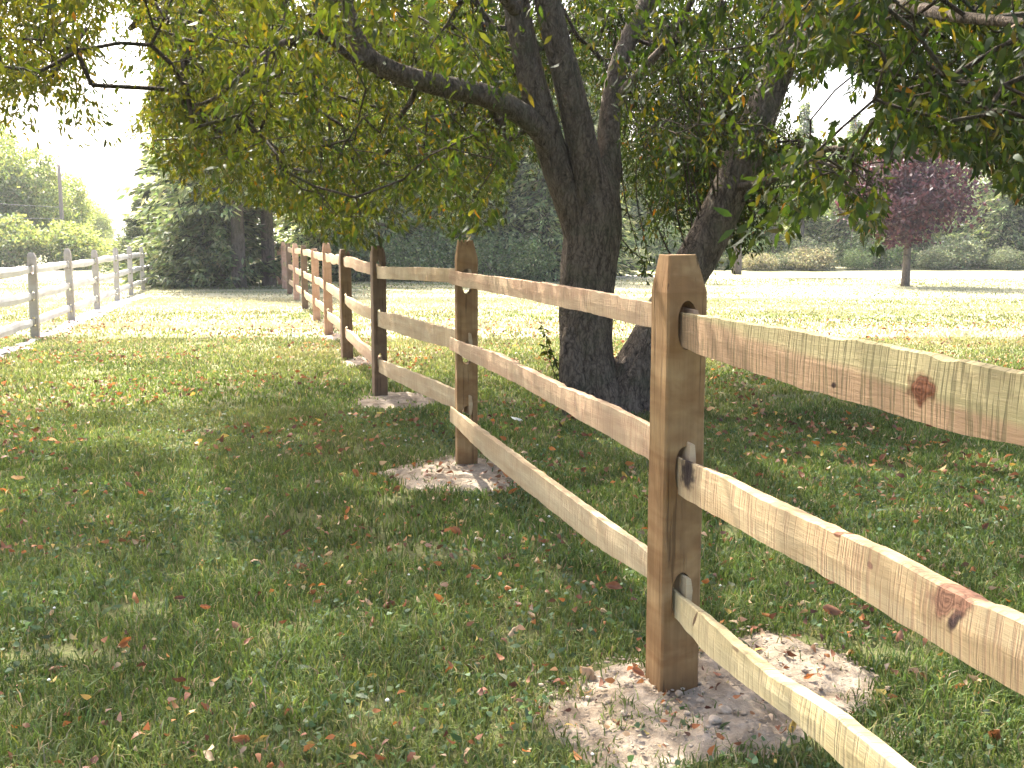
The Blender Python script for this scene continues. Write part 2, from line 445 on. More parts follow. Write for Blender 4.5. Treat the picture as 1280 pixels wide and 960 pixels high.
def fence_frame(p, dx, dy):
    """origin, angle and px -> (s, z) on the fence's own vertical plane"""
    d = Vector((dx, dy, 0)).normalized(); ang = math.atan2(d.y, d.x); nrm = Vector((-d.y, d.x, 0))
    def onplane(px, py, off=.02):
        r = ray(px, py); o = Vector((0, 0, CAMH)); q = Vector((p[0], p[1], 0)) + nrm * off
        t = (q - o).dot(nrm) / r.dot(nrm); P = o + r * t
        return (P - q).dot(d), P.z
    return d, ang, onplane

P1 = gp(839, 862)
d_, ang, onp = fence_frame(P1, -.2661, 1)
fence = empty('split_rail_fence', (P1.x, P1.y, 0), ang, label='newer three-rail wooden fence running from lower right back past the leaning tree', cat='fence')
# stations of the posts, measured at each foot
foot = [(-3.05, 0, 1.30)]
for (bx, by, ty) in [(839, 862, 318), (583, 584, 300), (475, 496, 307), (434, 449, 312), (411, 419, 304), (396, 401, 311)]:
    g = gp(bx, by); v = Vector((g.x - P1.x, g.y - P1.y, 0)); s = v.dot(d_); y = v.dot(Vector((-d_.y, d_.x, 0)))
    rr = ray(bx, ty); H = CAMH + rr.z * g.y / rr.y
    foot.append((s, y, H))
for k in range(9): foot.append((foot[-1][0] + 2.93, foot[-1][1] * .8, [1.24, 1.27, 1.25, 1.29][k % 4]))
pm = ['post', 'post', 'post', 'post_brown', 'post_brown', 'post_pink', 'post_pink', 'post_brown', 'post_pink', 'post_brown', 'post_pink', 'post_pink', 'post_pink', 'post_brown', 'post', 'post']
SLOT = tuple(onp(*q, off=0)[1] for q in ((847, 404), (847, 582), (847, 741)))
print('slots', SLOT)
plab = {1: 'nearest orange-brown square post with chamfered top', 3: 'greyer brown post with rounded top standing in the tree shade', 5: 'taller pinkish post lit by the sun'}
far_post = {}
for i, (s, y, H) in enumerate(foot):
    if i <= 6:
        me = post_mesh(H, .118, .122 if i != 3 else .115, SLOT, i * 3.3, round_top=i in (3, 4))
    else:
        key = (round(H, 2), pm[i])
        if key not in far_post: far_post[key] = post_mesh(H, .118, .12, SLOT, i)
        me = far_post[key]
    if len(me.materials) == 0: me.materials.append(M[pm[i]])
    o = link('post', me, None, fence, group='posts of the newer fence')
    o.location = (s, y, 0)
    o.rotation_euler = (R(random.uniform(-.4, .4)), R(random.uniform(-.5, .5)), R([0, 1, -6, 4, 5, -3][i] if i < 6 else random.uniform(-6, 6)))
    if i in plab: o['label'] = plab[i]

def traced(up, lo, s0, s1, seed, m, thick=.052, ya=0., yb=0., label=None, off=.024, ext=.085):
    U = [onp(*p, off=off) for p in up]; W = [onp(*p, off=off) for p in lo]
    U.sort(); W.sort()
    ss = sorted(set([x for x, _ in U + W] + [s0, s1])); ux, uz = zip(*U); wx, wz = zip(*W)
    def ext_i(x, xs, zs):
        if x < xs[0] and len(xs) > 1: return zs[0] + (zs[1] - zs[0]) / (xs[1] - xs[0]) * (x - xs[0]) * .3
        if x > xs[-1] and len(xs) > 1: return zs[-1] + (zs[-1] - zs[-2]) / (xs[-1] - xs[-2]) * (x - xs[-1]) * .3
        return float(np.interp(x, xs, zs))
    st = []
    for x in ss:
        if x < s0 or x > s1: continue
        a, b = ext_i(x, ux, uz), ext_i(x, wx, wz)
        h = a - b
        if h < .07: c = (a + b) / 2; a, b = c + .035, c - .035
        if h > .15: c = (a + b) / 2; a, b = c + .075, c - .075
        st.append((x, a, b))
    cx = st[0][0]
    st = [(x - cx, a, b) for x, a, b in st]
    me = rail_mesh(st, seed, thick)
    o = link('rail', me, m, fence, label=label)
    o.location = (cx, ya, 0); o.rotation_euler = (0, 0, math.atan2(yb - ya, s1 - s0))
    return o, cx

E_ = .085
def knot_at(px, py, cx, rx, rz, sl=0, kc=KN):
    s, z = onp(px, py, .045); return (s - cx, z, rx, rz, sl, kc)
f0, f1, f2, f3, f4, f5, f6 = [f[0] for f in foot[:7]]
cx0 = f0 - E_
b0, b1 = onp(1000, 432, .045), onp(1280, 520, .045); bs = (b1[1] - b0[1]) / (b1[0] - b0[0])
M['railA'] = wood_mat('greenish_cleft_rail', (.34, .215, .12), (.34, .285, .14), (.12, .10, .045), .6, cross=80, band=(b0[1] - bs * (b0[0] - cx0) - .02, bs),
                      knots=[knot_at(1150, 487, cx0, .046, .034, 0, (.13, .042, .016)), knot_at(1040, 482, cx0, .012, .009, 0, KD)])
M['railB'] = wood_mat('pink_streaked_rail', (.43, .30, .155), (.50, .375, .21), (.30, .17, .10), .5, cross=70, stain=.1,
                      knots=[knot_at(1193, 772, cx0, .016, .036, .5, (.07, .04, .035)), knot_at(1183, 750, cx0, .05, .04, .6, (.30, .15, .09)),
                             knot_at(1042, 667, cx0, .016, .01, 0, (.2, .08, .04)), knot_at(1085, 707, cx0, .012, .008, 0, (.3, .16, .1)), knot_at(852, 590, cx0, .06, .06, 0, (.035, .022, .018))])
M['railC'] = wood_mat('yellow_pale_rail', (.46, .355, .17), (.53, .43, .235), (.36, .26, .14), .4, cross=50, stain=.1,
                      knots=[knot_at(862, 775, cx0, .008, .03, .5, (.2, .12, .06)), knot_at(915, 812, cx0, .02, .006, .2, (.38, .26, .14))])
traced([(830, 388), (900, 397), (1000, 411), (1150, 437), (1280, 463)], [(845, 433), (880, 446), (960, 470), (1080, 507), (1200, 541), (1280, 557)], f0 - E_, f1 + E_ - .02, 1, M['railA'], .06, .012, .012,
       'nearest top rail, greenish with a large round knot')
traced([(838, 568), (900, 592), (1000, 641), (1100, 686), (1200, 736), (1280, 773)], [(862, 628), (960, 677), (1100, 757), (1200, 821), (1280, 864)], f0 - E_, f1 + E_ - .02, 2, M['railB'], .06, .012, .012,
       'nearest middle rail with a slanting dark knot')
traced([(833, 733), (880, 768), (960, 838), (1050, 893), (1135, 962)], [(845, 775), (880, 812), (920, 845), (1000, 901), (1065, 962)], f0 - E_, f1 + E_ - .02, 3, M['railC'], .055, .012, .012,
       'nearest bottom rail, pale yellow')
traced([(575, 340), (640, 348), (700, 357), (760, 367), (806, 378)], [(575, 358), (640, 371), (720, 389), (806, 410)], f1 - E_, f2 + E_, 4, M['rail_pink'], .05, -.012, .012)
traced([(583, 430), (620, 441), (650, 458), (700, 482), (760, 508), (806, 533)], [(590, 452), (650, 482), (700, 512), (760, 548), (806, 578)], f1 - E_, f2 + E_, 5, M['rail_pink'], .05, -.012, .012)
traced([(583, 524), (620, 552), (680, 598), (740, 643), (806, 692)], [(585, 548), (620, 582), (680, 633), (740, 682), (806, 727)], f1 - E_, f2 + E_, 6, M['railC'] if False else M['rail'], .05, -.012, .012)
y2, y3, y4 = foot[2][1], foot[3][1], foot[4][1]
traced([(473, 333), (520, 334), (565, 336)], [(473, 348), (520, 351), (565, 355)], f2 - E_, f3 + E_, 7, M['rail'], .05, y2 - .012, y3 + .012)
traced([(474, 388), (500, 392), (520, 400), (565, 415)], [(474, 405), (520, 425), (565, 440)], f2 - E_, f3 + E_, 8, M['rail'], .05, y2 - .012, y3 + .012)
traced([(474, 444), (520, 467), (565, 492)], [(476, 461), (520, 490), (565, 517)], f2 - E_, f3 + E_, 9, M['rail'], .05, y2 - .012, y3 + .012)

def generic_rail(parent, a, b, z0, z1, seed, m, w=.11, ya=0, yb=0):
    rnd = random.Random(seed); st = []; Lg = b - a
    for k in range(7):
        t = k / 6; c = z0 + (z1 - z0) * t + .018 * rnd.uniform(-1, 1) * math.sin(math.pi * t)
        h = (.085 + (w - .085) * math.sin(math.pi * t) ** .6) * rnd.uniform(.9, 1.1)
        st.append((t * Lg, c + h / 2, c - h / 2))
    me = rail_mesh(st, seed, .055); o = link('rail', me, m, parent)
    o.location = (a, ya, 0); o.rotation_euler = (0, 0, math.atan2(yb - ya, Lg))
for i in range(3, len(foot) - 1):
    a, b = foot[i], foot[i + 1]
    for k, z in enumerate(SLOT):
        sgn = .012 if i % 2 == 0 else -.012
        dz = b[2] - 1.3
        generic_rail(fence, a[0] - E_, b[0] + E_, z + random.uniform(-.01, .01), z + random.uniform(-.01, .01), i * 10 + k, M['rail_pink' if (i + k) % 2 else 'rail'], .115, a[1] - .012, b[1] + .012)

# the old fence on the left
Q = Vector((-.24697 * 14.3 - 3.147, 14.3, 0)); dq, angq, _ = fence_frame(Q, -.24697, 1)
old = empty('split_rail_fence', (Q.x, Q.y, 0), angq, label='older grey weathered rail fence at the far left beside the gravel strip', cat='fence')
fl = [-8.9, -5.85, -2.9, 0, 2.95, 5.83, 8.8, 11.4, 14.2, 17.1, 20.0, 22.9, 25.8, 28.7, 31.6]
OS = (.94, .575, .215)
oldp = [post_mesh(h, .105, .11, OS, 50 + h * 9, round_top=True) for h in (1.17, 1.2, 1.155)]
for k, s in enumerate(fl):
    me = oldp[k % 3]
    if len(me.materials) == 0: me.materials.append(M['old_post'])
    o = link('post', me, None, old, group='posts of the older fence'); o.location = (s, 0, 0)
    o.rotation_euler = (R(random.uniform(-1.5, 1.5)), R(random.uniform(-1.5, 1.5)), R(random.uniform(-8, 8)))
    if k < len(fl) - 1:
        for j, z in enumerate(OS):
            generic_rail(old, s - E_, fl[k + 1] + E_, z + random.uniform(-.015, .015), z + random.uniform(-.015, .015), 300 + k * 5 + j, M['old_rail'], .13, -.012, .012)

# ------------------------------------------------------------------ tube / branch building
def catmull(P, n=8):
    P = [np.array(p, float) for p in P]; P = [2 * P[0] - P[1]] + P + [2 * P[-1] - P[-2]]; out = []
    for i in range(1, len(P) - 2):
        for k in range(n):
            t = k / n; a, b, c, d = P[i - 1], P[i], P[i + 1], P[i + 2]
            out.append(.5 * (2 * b + (c - a) * t + (2 * a - 5 * b + 4 * c - d) * t * t + (3 * b - a - 3 * c + d) * t ** 3))
    out.append(P[-2]); return np.array(out)
def tube(path, seg=28, n=8, rough=.1, seed=0, closed=True):
    """path rows (x,y,z,r) -> verts, quads; bark ridges are real displacement"""
    C = catmull(path, n); V = []; F = []
    prev = None; m = len(C)
    T = np.gradient(C[:, :3], axis=0); T /= np.linalg.norm(T, axis=1)[:, None] + 1e-9
    u = np.cross(T[0], [0, 1, 0.1]); u /= np.linalg.norm(u)
    arc = 0
    for i in range(m):
        if i: arc += np.linalg.norm(C[i, :3] - C[i - 1, :3])
        u = u - T[i] * u.dot(T[i]); u /= np.linalg.norm(u); v = np.cross(T[i], u); r = max(C[i, 3], .002)
        for k in range(seg):
            a = 2 * math.pi * k / seg; dr = 1.
            if rough:
                ca, sa = math.cos(a), math.sin(a)
                dr += rough * (1.0 * nz(ca * 1.1, sa * 1.1, arc * 1.3 + seed) + .55 * nz(ca * 4.5, sa * 4.5, arc * 1.6 + seed) + .3 * nz(ca * 9, sa * 9, arc * 6 + seed))
            V.append(C[i, :3] + (u * math.cos(a) + v * math.sin(a)) * r * dr)
    for i in range(m - 1):
        for k in range(seg):
            a = i * seg + k; b = i * seg + (k + 1) % seg; F.append((a, b, b + seg, a + seg))
    caps = [tuple(range(seg))[::-1], tuple(range((m - 1) * seg, m * seg))]
    return V, F, caps
def tubes_mesh(name, paths, **kw):
    V = []; F = []
    for j, (p, k) in enumerate(paths):
        kk = dict(kw); kk.update(k); v, f, c = tube(p, seed=j * 7.7, **kk); o = len(V)
        V += [tuple(x) for x in v]; F += [tuple(i + o for i in q) for q in f] + [tuple(i + o for i in q) for q in c]
    me = bpy.data.meshes.new(name); me.from_pydata(V, [], F)
    for p in me.polygons: p.use_smooth = True
    return me

def grow(nodes, targets, step=.16, wob=.02, lift=0.):
    """join every target to the nearest wood already there (pipe-model radii)"""
    Np = [np.array(p, float) for p in nodes]; parent = [-1] * len(Np)
    A = np.zeros((len(Np) + len(targets) * 60, 3)); A[:len(Np)] = Np; n = len(Np)
    par = np.full(len(A), -1); base = n
    order = np.argsort([np.min(np.sum((A[:base] - t) ** 2, 1)) for t in targets]); ends = []
    for ti in order:
        t = targets[ti]; d2 = np.sum((A[:n] - t) ** 2, 1); j = int(np.argmin(d2)); dist = math.sqrt(d2[j]); k = max(1, int(dist / step))
        p0 = A[j].copy(); pr = j
        for q in range(1, k + 1):
            f = q / k; p = p0 + (t - p0) * f
            p = p + rng.normal(0, wob, 3) * (1 if q < k else 0) + np.array([0, 0, lift * dist * math.sin(math.pi * f)])
            if n >= len(A): break
            A[n] = p; par[n] = pr; pr = n; n += 1
        ends.append(pr)
    cnt = np.zeros(n)
    for e in ends: cnt[e] += 1
    for i in range(n - 1, base - 1, -1): cnt[par[i]] += cnt[i]
    return A[:n], par[:n], cnt, base
def wood_mesh(name, A, par, cnt, base, r0=.0028, p=.48, seg=4, rmax=.05):
    idx = np.arange(base, len(A)); a = A[par[idx]]; b = A[idx]
    rb = np.minimum(r0 * cnt[idx] ** p, rmax); pc = cnt[par[idx]]
    ra = np.where(par[idx] < base, rb * 1.1, np.minimum(r0 * pc ** p, rb * 1.35)); ra = np.minimum(ra, rmax)
    t = b - a; t /= np.linalg.norm(t, axis=1)[:, None] + 1e-9
    u = np.cross(t, np.array([.31, .2, .93])); u /= np.linalg.norm(u, axis=1)[:, None] + 1e-9; v = np.cross(t, u)
    V = np.zeros((len(idx), 2, seg, 3))
    for k in range(seg):
        an = 2 * math.pi * k / seg; dr = u * math.cos(an) + v * math.sin(an)
        V[:, 0, k] = a + dr * ra[:, None]; V[:, 1, k] = b + dr * rb[:, None]
    o = (np.arange(len(idx)) * 2 * seg)[:, None]
    F = np.concatenate([o + np.array([[k, (k + 1) % seg, seg + (k + 1) % seg, seg + k]]) for k in range(seg)])
    return npmesh(name, V.reshape(-1, 3), [F], smooth=True)

def leaves_mesh(name, P, D, Ln, Wd, col, curl=.25, roll=None):
    """lance-shaped folded leaves at P pointing along D"""
    n = len(P); D = D / (np.linalg.norm(D, axis=1)[:, None] + 1e-9)
    a = rng.normal(0, 1, (n, 3)); S = np.cross(D, a); S /= np.linalg.norm(S, axis=1)[:, None] + 1e-9; Nn = np.cross(D, S)
    Ln = Ln[:, None]; Wd = Wd[:, None]
    V = np.zeros((n, 6, 3))
    V[:, 0] = P
    V[:, 1] = P + D * Ln * .33 + S * Wd * .5 + Nn * Wd * .12; V[:, 2] = P + D * Ln * .33 - S * Wd * .5 + Nn * Wd * .12
    V[:, 3] = P + D * Ln * .68 + S * Wd * .38 - Nn * Ln * curl * .25; V[:, 4] = P + D * Ln * .68 - S * Wd * .38 - Nn * Ln * curl * .25
    V[:, 5] = P + D * Ln - Nn * Ln * curl
    o = (np.arange(n) * 6)[:, None]
    return npmesh(name, V.reshape(-1, 3), [np.concatenate([o + np.array([[0, 2, 1]]), o + np.array([[3, 4, 5]])]), o + np.array([[1, 2, 4, 3]])], np.repeat(col, 6, axis=0))
def quads_mesh(name, P, D, Ln, Wd, col):
    """small diamond-shaped sprays"""
    n = len(P); D = D / (np.linalg.norm(D, axis=1)[:, None] + 1e-9)
    a = rng.normal(0, 1, (n, 3)); S = np.cross(D, a); S /= np.linalg.norm(S, axis=1)[:, None] + 1e-9
    V = np.zeros((n, 4, 3)); V[:, 0] = P; V[:, 1] = P + D * Ln[:, None] * .45 + S * Wd[:, None] * .5
    V[:, 2] = P + D * Ln[:, None]; V[:, 3] = P + D * Ln[:, None] * .45 - S * Wd[:, None] * .5
    o = (np.arange(n) * 4)[:, None]
    return npmesh(name, V.reshape(-1, 3), [o + np.array([[0, 1, 2, 3]])], np.repeat(col, 4, axis=0))
def tints(n, cols, w, jit=.18):
    c = np.array(cols)[rng.choice(len(cols), n, p=np.array(w) / sum(w))]
    return np.clip(c * (1 + rng.normal(0, jit, (n, 1))) * (1 + rng.normal(0, .06, (n, 3))), .005, 1)

# ------------------------------------------------------------------ the big leaning tree
def pp(px, py, Y, r): p = at(px, py, Y); return (p.x, p.y, p.z, r)
base_p = gp(752, 516)
tree = empty('willow_tree', (0, 0, 0), label='big shade tree with several leaning trunks just behind the newer fence', cat='tree')
trunk_paths = [
    ([(base_p.x + .02, 8.0, -.15, .33), pp(748, 512, 8.0, .27), pp(738, 480, 8.0, .235), pp(732, 440, 8.0, .21), pp(733, 400, 8.0, .205), pp(736, 350, 8.0, .205), pp(740, 300, 8.02, .215), pp(742, 262, 8.03, .20), pp(745, 225, 8.05, .15), pp(748, 200, 8.06, .10)], dict(seg=48, n=12, rough=.13)),
    ([(base_p.x + .32, 8.02, -.15, .25), pp(778, 505, 8.0, .21), pp(792, 470, 8.02, .185), pp(815, 425, 8.05, .165), pp(845, 365, 8.08, .155), pp(878, 310, 8.12, .158), pp(905, 255, 8.15, .15), pp(930, 195, 8.2, .14), pp(958, 125, 8.25, .13), pp(985, 50, 8.3, .12), pp(1005, -20, 8.32, .11), pp(1040, -160, 8.3, .08), pp(1060, -330, 8.2, .05)], dict(seg=36, n=9, rough=.13)),
    ([(base_p.x - .12, 7.86, -.1, .15), pp(722, 500, 7.85, .13), pp(715, 455, 7.85, .10), pp(716, 410, 7.9, .07)], dict(seg=24, n=8, rough=.2)),
]
tp = tubes_mesh('trunk', trunk_paths); link('trunk', tp, M['bark'], tree)
limbs = [
    ([pp(728, 320, 8.0, .11), pp(716, 270, 7.98, .12), pp(698, 215, 7.95, .118), pp(679, 150, 7.9, .108), pp(661, 85, 7.85, .10), pp(647, 20, 7.8, .094), pp(638, -60, 7.75, .09), pp(610, -200, 7.6, .06), pp(590, -380, 7.5, .03)], {}),
    ([pp(742, 290, 8.0, .13), pp(735, 235, 7.98, .14), pp(726, 175, 7.93, .12), pp(711, 105, 7.85, .105), pp(693, 40, 7.8, .098), pp(676, -30, 7.7, .09), pp(650, -150, 7.4, .07), pp(640, -330, 7.0, .03)], {}),
    ([pp(752, 270, 8.05, .11), pp(760, 215, 8.1, .1), pp(762, 150, 8.15, .085), pp(772, 90, 8.2, .075), pp(790, 40, 8.3, .07), pp(815, -10, 8.4, .065), pp(860, -110, 8.6, .05), pp(900, -260, 8.8, .03)], {}),
    ([pp(693, 195, 7.92, .07), pp(668, 158, 7.8, .085), pp(640, 136, 7.7, .085), pp(600, 118, 7.5, .08), pp(550, 106, 7.3, .073), pp(500, 92, 7.15, .066), pp(462, 73, 7.05, .062), pp(444, 45, 7.0, .055), pp(434, 10, 6.95, .05), pp(425, -60, 6.8, .04), pp(400, -200, 6.5, .025)], {}),
    ([pp(470, 78, 7.05, .035), pp(440, 72, 6.95, .03), pp(415, 52, 6.8, .026), pp(392, 39, 6.7, .024), pp(362, 50, 6.5, .02), pp(330, 68, 6.35, .018), pp(290, 105, 6.15, .014), pp(262, 126, 6.05, .011), pp(232, 134, 5.95, .006)], {}),
    ([pp(335, 66, 6.35, .014), pp(325, 95, 6.3, .012), pp(292, 125, 6.2, .009), pp(255, 145, 6.1, .005)], {}),
    ([pp(765, 130, 8.17, .04), pp(800, 90, 8.0, .035), pp(840, 45, 7.8, .03), pp(880, -30, 7.6, .02)], {}),
    ([pp(975, 90, 8.27, .06), pp(1015, 40, 7.6, .05), pp(1065, 12, 6.7, .045), pp(1130, 8, 5.6, .035), pp(1190, 20, 4.9, .028), pp(1290, 30, 4.3, .018)], {}),
    ([pp(915, 235, 8.15, .035), pp(960, 225, 7.7, .03), pp(1020, 190, 7.2, .024), pp(1080, 190, 6.8, .015), pp(1110, 230, 6.5, .008)], {}),
    ([pp(650, 20, 7.8, .05), pp(600, -40, 7.2, .045), pp(540, -120, 6.2, .04), pp(430, -260, 5, .03), pp(200, -420, 4, .015)], {}),
    ([pp(1005, -20, 8.3, .05), pp(1060, -100, 7.2, .045), pp(1150, -260, 5.6, .035), pp(1250, -500, 4, .02)], {}),
    ([pp(435, 10, 6.95, .035), pp(330, -60, 6.9, .03), pp(180, -110, 6.9, .025), pp(20, -130, 6.9, .018), pp(-120, -140, 6.8, .01)], {}),
]
limb_nodes = []
for path, k in trunk_paths[:2]: limb_nodes += [tuple(c[:3]) for c in catmull(path, 4) if c[2] > 2.3]
for path, k in limbs:
    n_ = 9 if path[0][3] > .05 else 5
    me = tubes_mesh('limb', [(path, dict(seg=20 if path[0][3] > .05 else 9, n=n_, rough=.13 if path[0][3] > .05 else .08))])
    link('limb', me, M['bark'], tree); limb_nodes += [tuple(c[:3]) for c in catmull(path, 4)]

# lower outline of the hanging foliage as seen from the path side
bx = [-400, -60, 0, 60, 120, 175, 200, 240, 300, 350, 400, 460, 520, 580, 630, 650, 690, 770, 800, 850, 900, 960, 1000, 1045, 1062, 1085, 1100, 1108, 1118, 1150, 1200, 1240, 1280, 1400, 1700]
by = [200, 175, 160, 165, 172, 155, 195, 232, 238, 250, 285, 296, 262, 288, 262, 180, 120, 120, 300, 285, 305, 300, 275, 235, 255, 300, 312, 255, 190, 180, 185, 215, 245, 300, 320]
def crown_ok(P, soft=22):
    px, py, d = proj(P); n = len(P)
    lim = np.interp(px, bx, by) + rng.normal(0, soft, n) - 14
    ok = (py < lim) | (d < .3)
    fr = (d > .3) & (py > -60)
    dist = np.linalg.norm(P - np.array([0, 0, CAMH]), axis=1); ok &= dist > 2.6
    def gap(cx, cy, rx, ry, keep):
        w1 = np.sin(px * .09 + py * .05) * .28 + np.sin(px * .041 - py * .13 + 2) * .3; e = ((px - cx) / rx) ** 2 + ((py - cy) / ry) ** 2 < 1 + w1 + rng.normal(0, .16, n)
        return fr & e & (rng.random(n) > keep)
    ok &= ~gap(1042, 128, 62, 52, .0); ok &= ~gap(1000, 120, 30, 40, .05); ok &= ~gap(1090, 165, 40, 28, .1)
    ok &= ~gap(1215, 38, 34, 24, .3); ok &= ~gap(105, 135, 85, 45, .05); ok &= ~gap(60, 165, 100, 75, .07); ok &= ~gap(150, 85, 42, 85, .12)
    ok &= ~gap(745, 150, 28, 70, .35); ok &= ~gap(812, 285, 45, 65, .3); ok &= ~gap(1165, 250, 60, 70, .0); ok &= ~gap(615, 235, 55, 60, .35); ok &= ~gap(500, 250, 40, 40, .6)
    # the trunks stay clear in front
    xl = np.interp(py, [-60, 0, 100, 200, 300], [600, 622, 640, 668, 690]); xr = np.interp(py, [-60, 0, 100, 200, 300], [700, 715, 735, 772, 785])
    ok &= ~(fr & (d < 8.0) & (px > xl - 12) & (px < xr + 6) & (rng.random(n) > .05))
    cxr = np.interp(py, [0, 100, 200, 300, 400], [992, 968, 925, 880, 830])
    ok &= ~(fr & (d < 8.2) & (py > 185) & (abs(px - cxr) < 42) & (rng.random(n) > .12))
    # big left limb stays visible
    yl = np.interp(px, [430, 470, 540, 640, 690], [30, 78, 103, 138, 190])
    ok &= ~(fr & (d < 7.6) & (px > 440) & (px < 700) & (abs(py - yl) < 34) & (rng.random(n) > .06))
    return ok
def sample_crown(n):
    c = np.array([.2, 7.6, 3.9]); out = []
    while sum(len(o) for o in out) < n:
        q = rng.uniform(-1, 1, (20000, 3)); r = np.linalg.norm(q, axis=1)
        q = q[(r < 1) & ((r > .5) | (rng.random(20000) < .45))]
        P = c + q * np.array([6.1, 6.2, 3.7])
        P = P[P[:, 2] > 1.75]
        lowband = P[:, 2] < 4.2
        P = P[lowband | (rng.random(len(P)) < .55)]
        P = P[~((P[:, 1] < 5.0) & (P[:, 2] < 2.25) & (P[:, 0] < 1.2))]
        cl = np.array([nz(p[0], p[1], p[2], 1.05) for p in P]); P = P[cl > -.10 + rng.normal(0, .07, len(P))]
        out.append(P[crown_ok(P)])
    return np.concatenate(out)[:n]
TW = sample_crown(8200)
# extra weight where the photo's foliage is thick: low drooping skirts to the left and at the right edge
def extra(n, x0, x1, y0, y1, Y0, Y1):
    P = np.array([at(rng.uniform(x0, x1), rng.uniform(y0, y1), rng.uniform(Y0, Y1))[:] for _ in range(n)]); P = P[P[:, 2] > 1.35]
    cl = np.array([nz(p[0], p[1], p[2], 1.3) for p in P]); P = P[cl > -.22]
    return P[crown_ok(P, 16)]
TW = np.concatenate([TW, extra(1500, 180, 640, 20, 285, 5.2, 11.5), extra(500, 780, 1130, 120, 320, 7.2, 10.5), extra(2600, 600, 1030, -60, 215, 8.6, 13.4), extra(900, 1000, 1330, -60, 190, 5, 12), extra(700, 150, 620, -60, 60, 8, 12.5), extra(300, 780, 930, 150, 310, 8.3, 10.5), extra(300, 180, 640, 10, 120, 7.5, 12), extra(380, 1000, 1330, -20, 290, 3.4, 7.5), extra(240, -60, 150, -60, 110, 5.5, 8.5), extra(60, 30, 190, 90, 165, 5.5, 7)])
A, par, cnt, base = grow(limb_nodes, list(TW), .17, .018, .10)
link('branches', wood_mesh('branches', A, par, cnt, base, .0023, .44, 4, .026), M['twig'], tree)

# upright suckers on the right trunk and hanging shoots between the trunks
sh = []
def shoot(a, b, r=.008, bow=.1):
    a = np.array(a[:3]); b = np.array(b[:3]); m1 = a + (b - a) * .35 + rng.normal(0, bow, 3); m2 = a + (b - a) * .7 + rng.normal(0, bow, 3)
    sh.append(([(*a, r), (*m1, r * .8), (*m2, r * .6), (*b, r * .3)], dict(seg=5, n=5, rough=0)))
for (x0, y0, x1, y1) in [(862, 325, 800, 160), (870, 320, 835, 60), (880, 300, 860, 40), (895, 275, 890, 60), (905, 250, 915, 20), (855, 335, 785, 230), (925, 215, 870, 20), (935, 200, 900, -40), (885, 300, 820, 20), (898, 265, 845, 90), (915, 240, 990, 230), (905, 262, 1000, 180), (912, 245, 960, 265), (925, 300, 1005, 205)]:
    shoot(at(x0, y0, 8.1), at(x1, y1, random.uniform(7.7, 8.5)), .009, .05)
for (x0, y0, x1, y1) in [(775, 190, 806, 342), (795, 200, 812, 330), (770, 150, 778, 320), (778, 300, 808, 352), (800, 120, 815, 250)]:
    shoot(at(x0, y0, 8.1), at(x1, y1, 8.05), .006, .03)
for (x0, y0, x1, y1) in [(698, 462, 676, 402), (696, 455, 684, 436), (700, 480, 680, 430)]:
    shoot(at(x0, y0, 7.85), at(x1, y1, 7.8), .005, .01)
for q_ in sh: link('shoot', tubes_mesh('shoot', [q_]), M['twig'], tree)

LP, LD, LL = [], [], []
def twig_leaves(T, k, droop, spread, l0, l1):
    n = len(T)
    ax = rng.normal(0, 1, (n, 3)); ax[:, 2] = -abs(ax[:, 2]) * .5 - droop; ax /= np.linalg.norm(ax, axis=1)[:, None]
    ln = rng.uniform(.22, .48, n)
    for j in range(k):
        f = rng.random(n); P = T + ax * (f * ln)[:, None] + rng.normal(0, spread, (n, 3)) * .35
        D = ax * .7 + rng.normal(0, .55, (n, 3)) + np.array([0, 0, -.55])
        LP.append(P); LD.append(D); LL.append(rng.uniform(l0, l1, n))
nearT = np.linalg.norm(TW - np.array([0, 0, CAMH]), axis=1) < 5.6
twig_leaves(TW[~nearT], 40, .6, .09, .034, .062)
twig_leaves(TW[nearT], 26, .6, .09, .045, .08)
for path, _ in sh:
    c = catmull(path, 10); q = c[rng.integers(4, len(c), 30), :3]
    LP.append(q); LD.append(rng.normal(0, .6, (30, 3)) + np.array([0, 0, -.5])); LL.append(rng.uniform(.04, .08, 30))
LP = np.concatenate(LP); LD = np.concatenate(LD); LL = np.concatenate(LL)
px, py, d = proj(LP); lim = np.interp(px, bx, by) + 14
kp = ~((d > .3) & (py > lim) & (px < 660)) & (np.linalg.norm(LP - np.array([0, 0, CAMH]), axis=1) > 2.3)
LP, LD, LL = LP[kp], LD[kp], LL[kp]
qx, qy = px[kp], py[kp]; gapk = ((qx - 1046) / 58) ** 2 + ((qy - 124) / 42) ** 2 < .85 + .45 * np.sin(qx * .11 + qy * .06) + .35 * np.sin(qx * .05 - qy * .15) + rng.normal(0, .22, len(qx))
LP, LD, LL = LP[~gapk], LD[~gapk], LL[~gapk]
px, py, d = proj(LP); f_ = (d > .3) & (py > -60)
yl = np.interp(px, [430, 470, 540, 640, 700], [20, 76, 103, 138, 200]); cut = f_ & (d < 7.6) & (px > 440) & (px < 705) & (abs(py - yl) < 22) & (rng.random(len(LP)) > .12)
xl = np.interp(py, [-60, 0, 100, 200, 300], [600, 622, 640, 668, 690]); xr = np.interp(py, [-60, 0, 100, 200, 300], [700, 715, 735, 772, 785])
cut |= f_ & (d < 7.9) & (px > xl - 5) & (px < xr + 5) & (rng.random(len(LP)) > .10)
cxr = np.interp(py, [0, 100, 200, 300, 400], [992, 968, 925, 880, 830]); cut |= f_ & (d < 8.1) & (py > 200) & (abs(px - cxr) < 30) & (rng.random(len(LP)) > .25)
cut |= f_ & (py > np.interp(px, bx, by) + 10) & (px > 960)
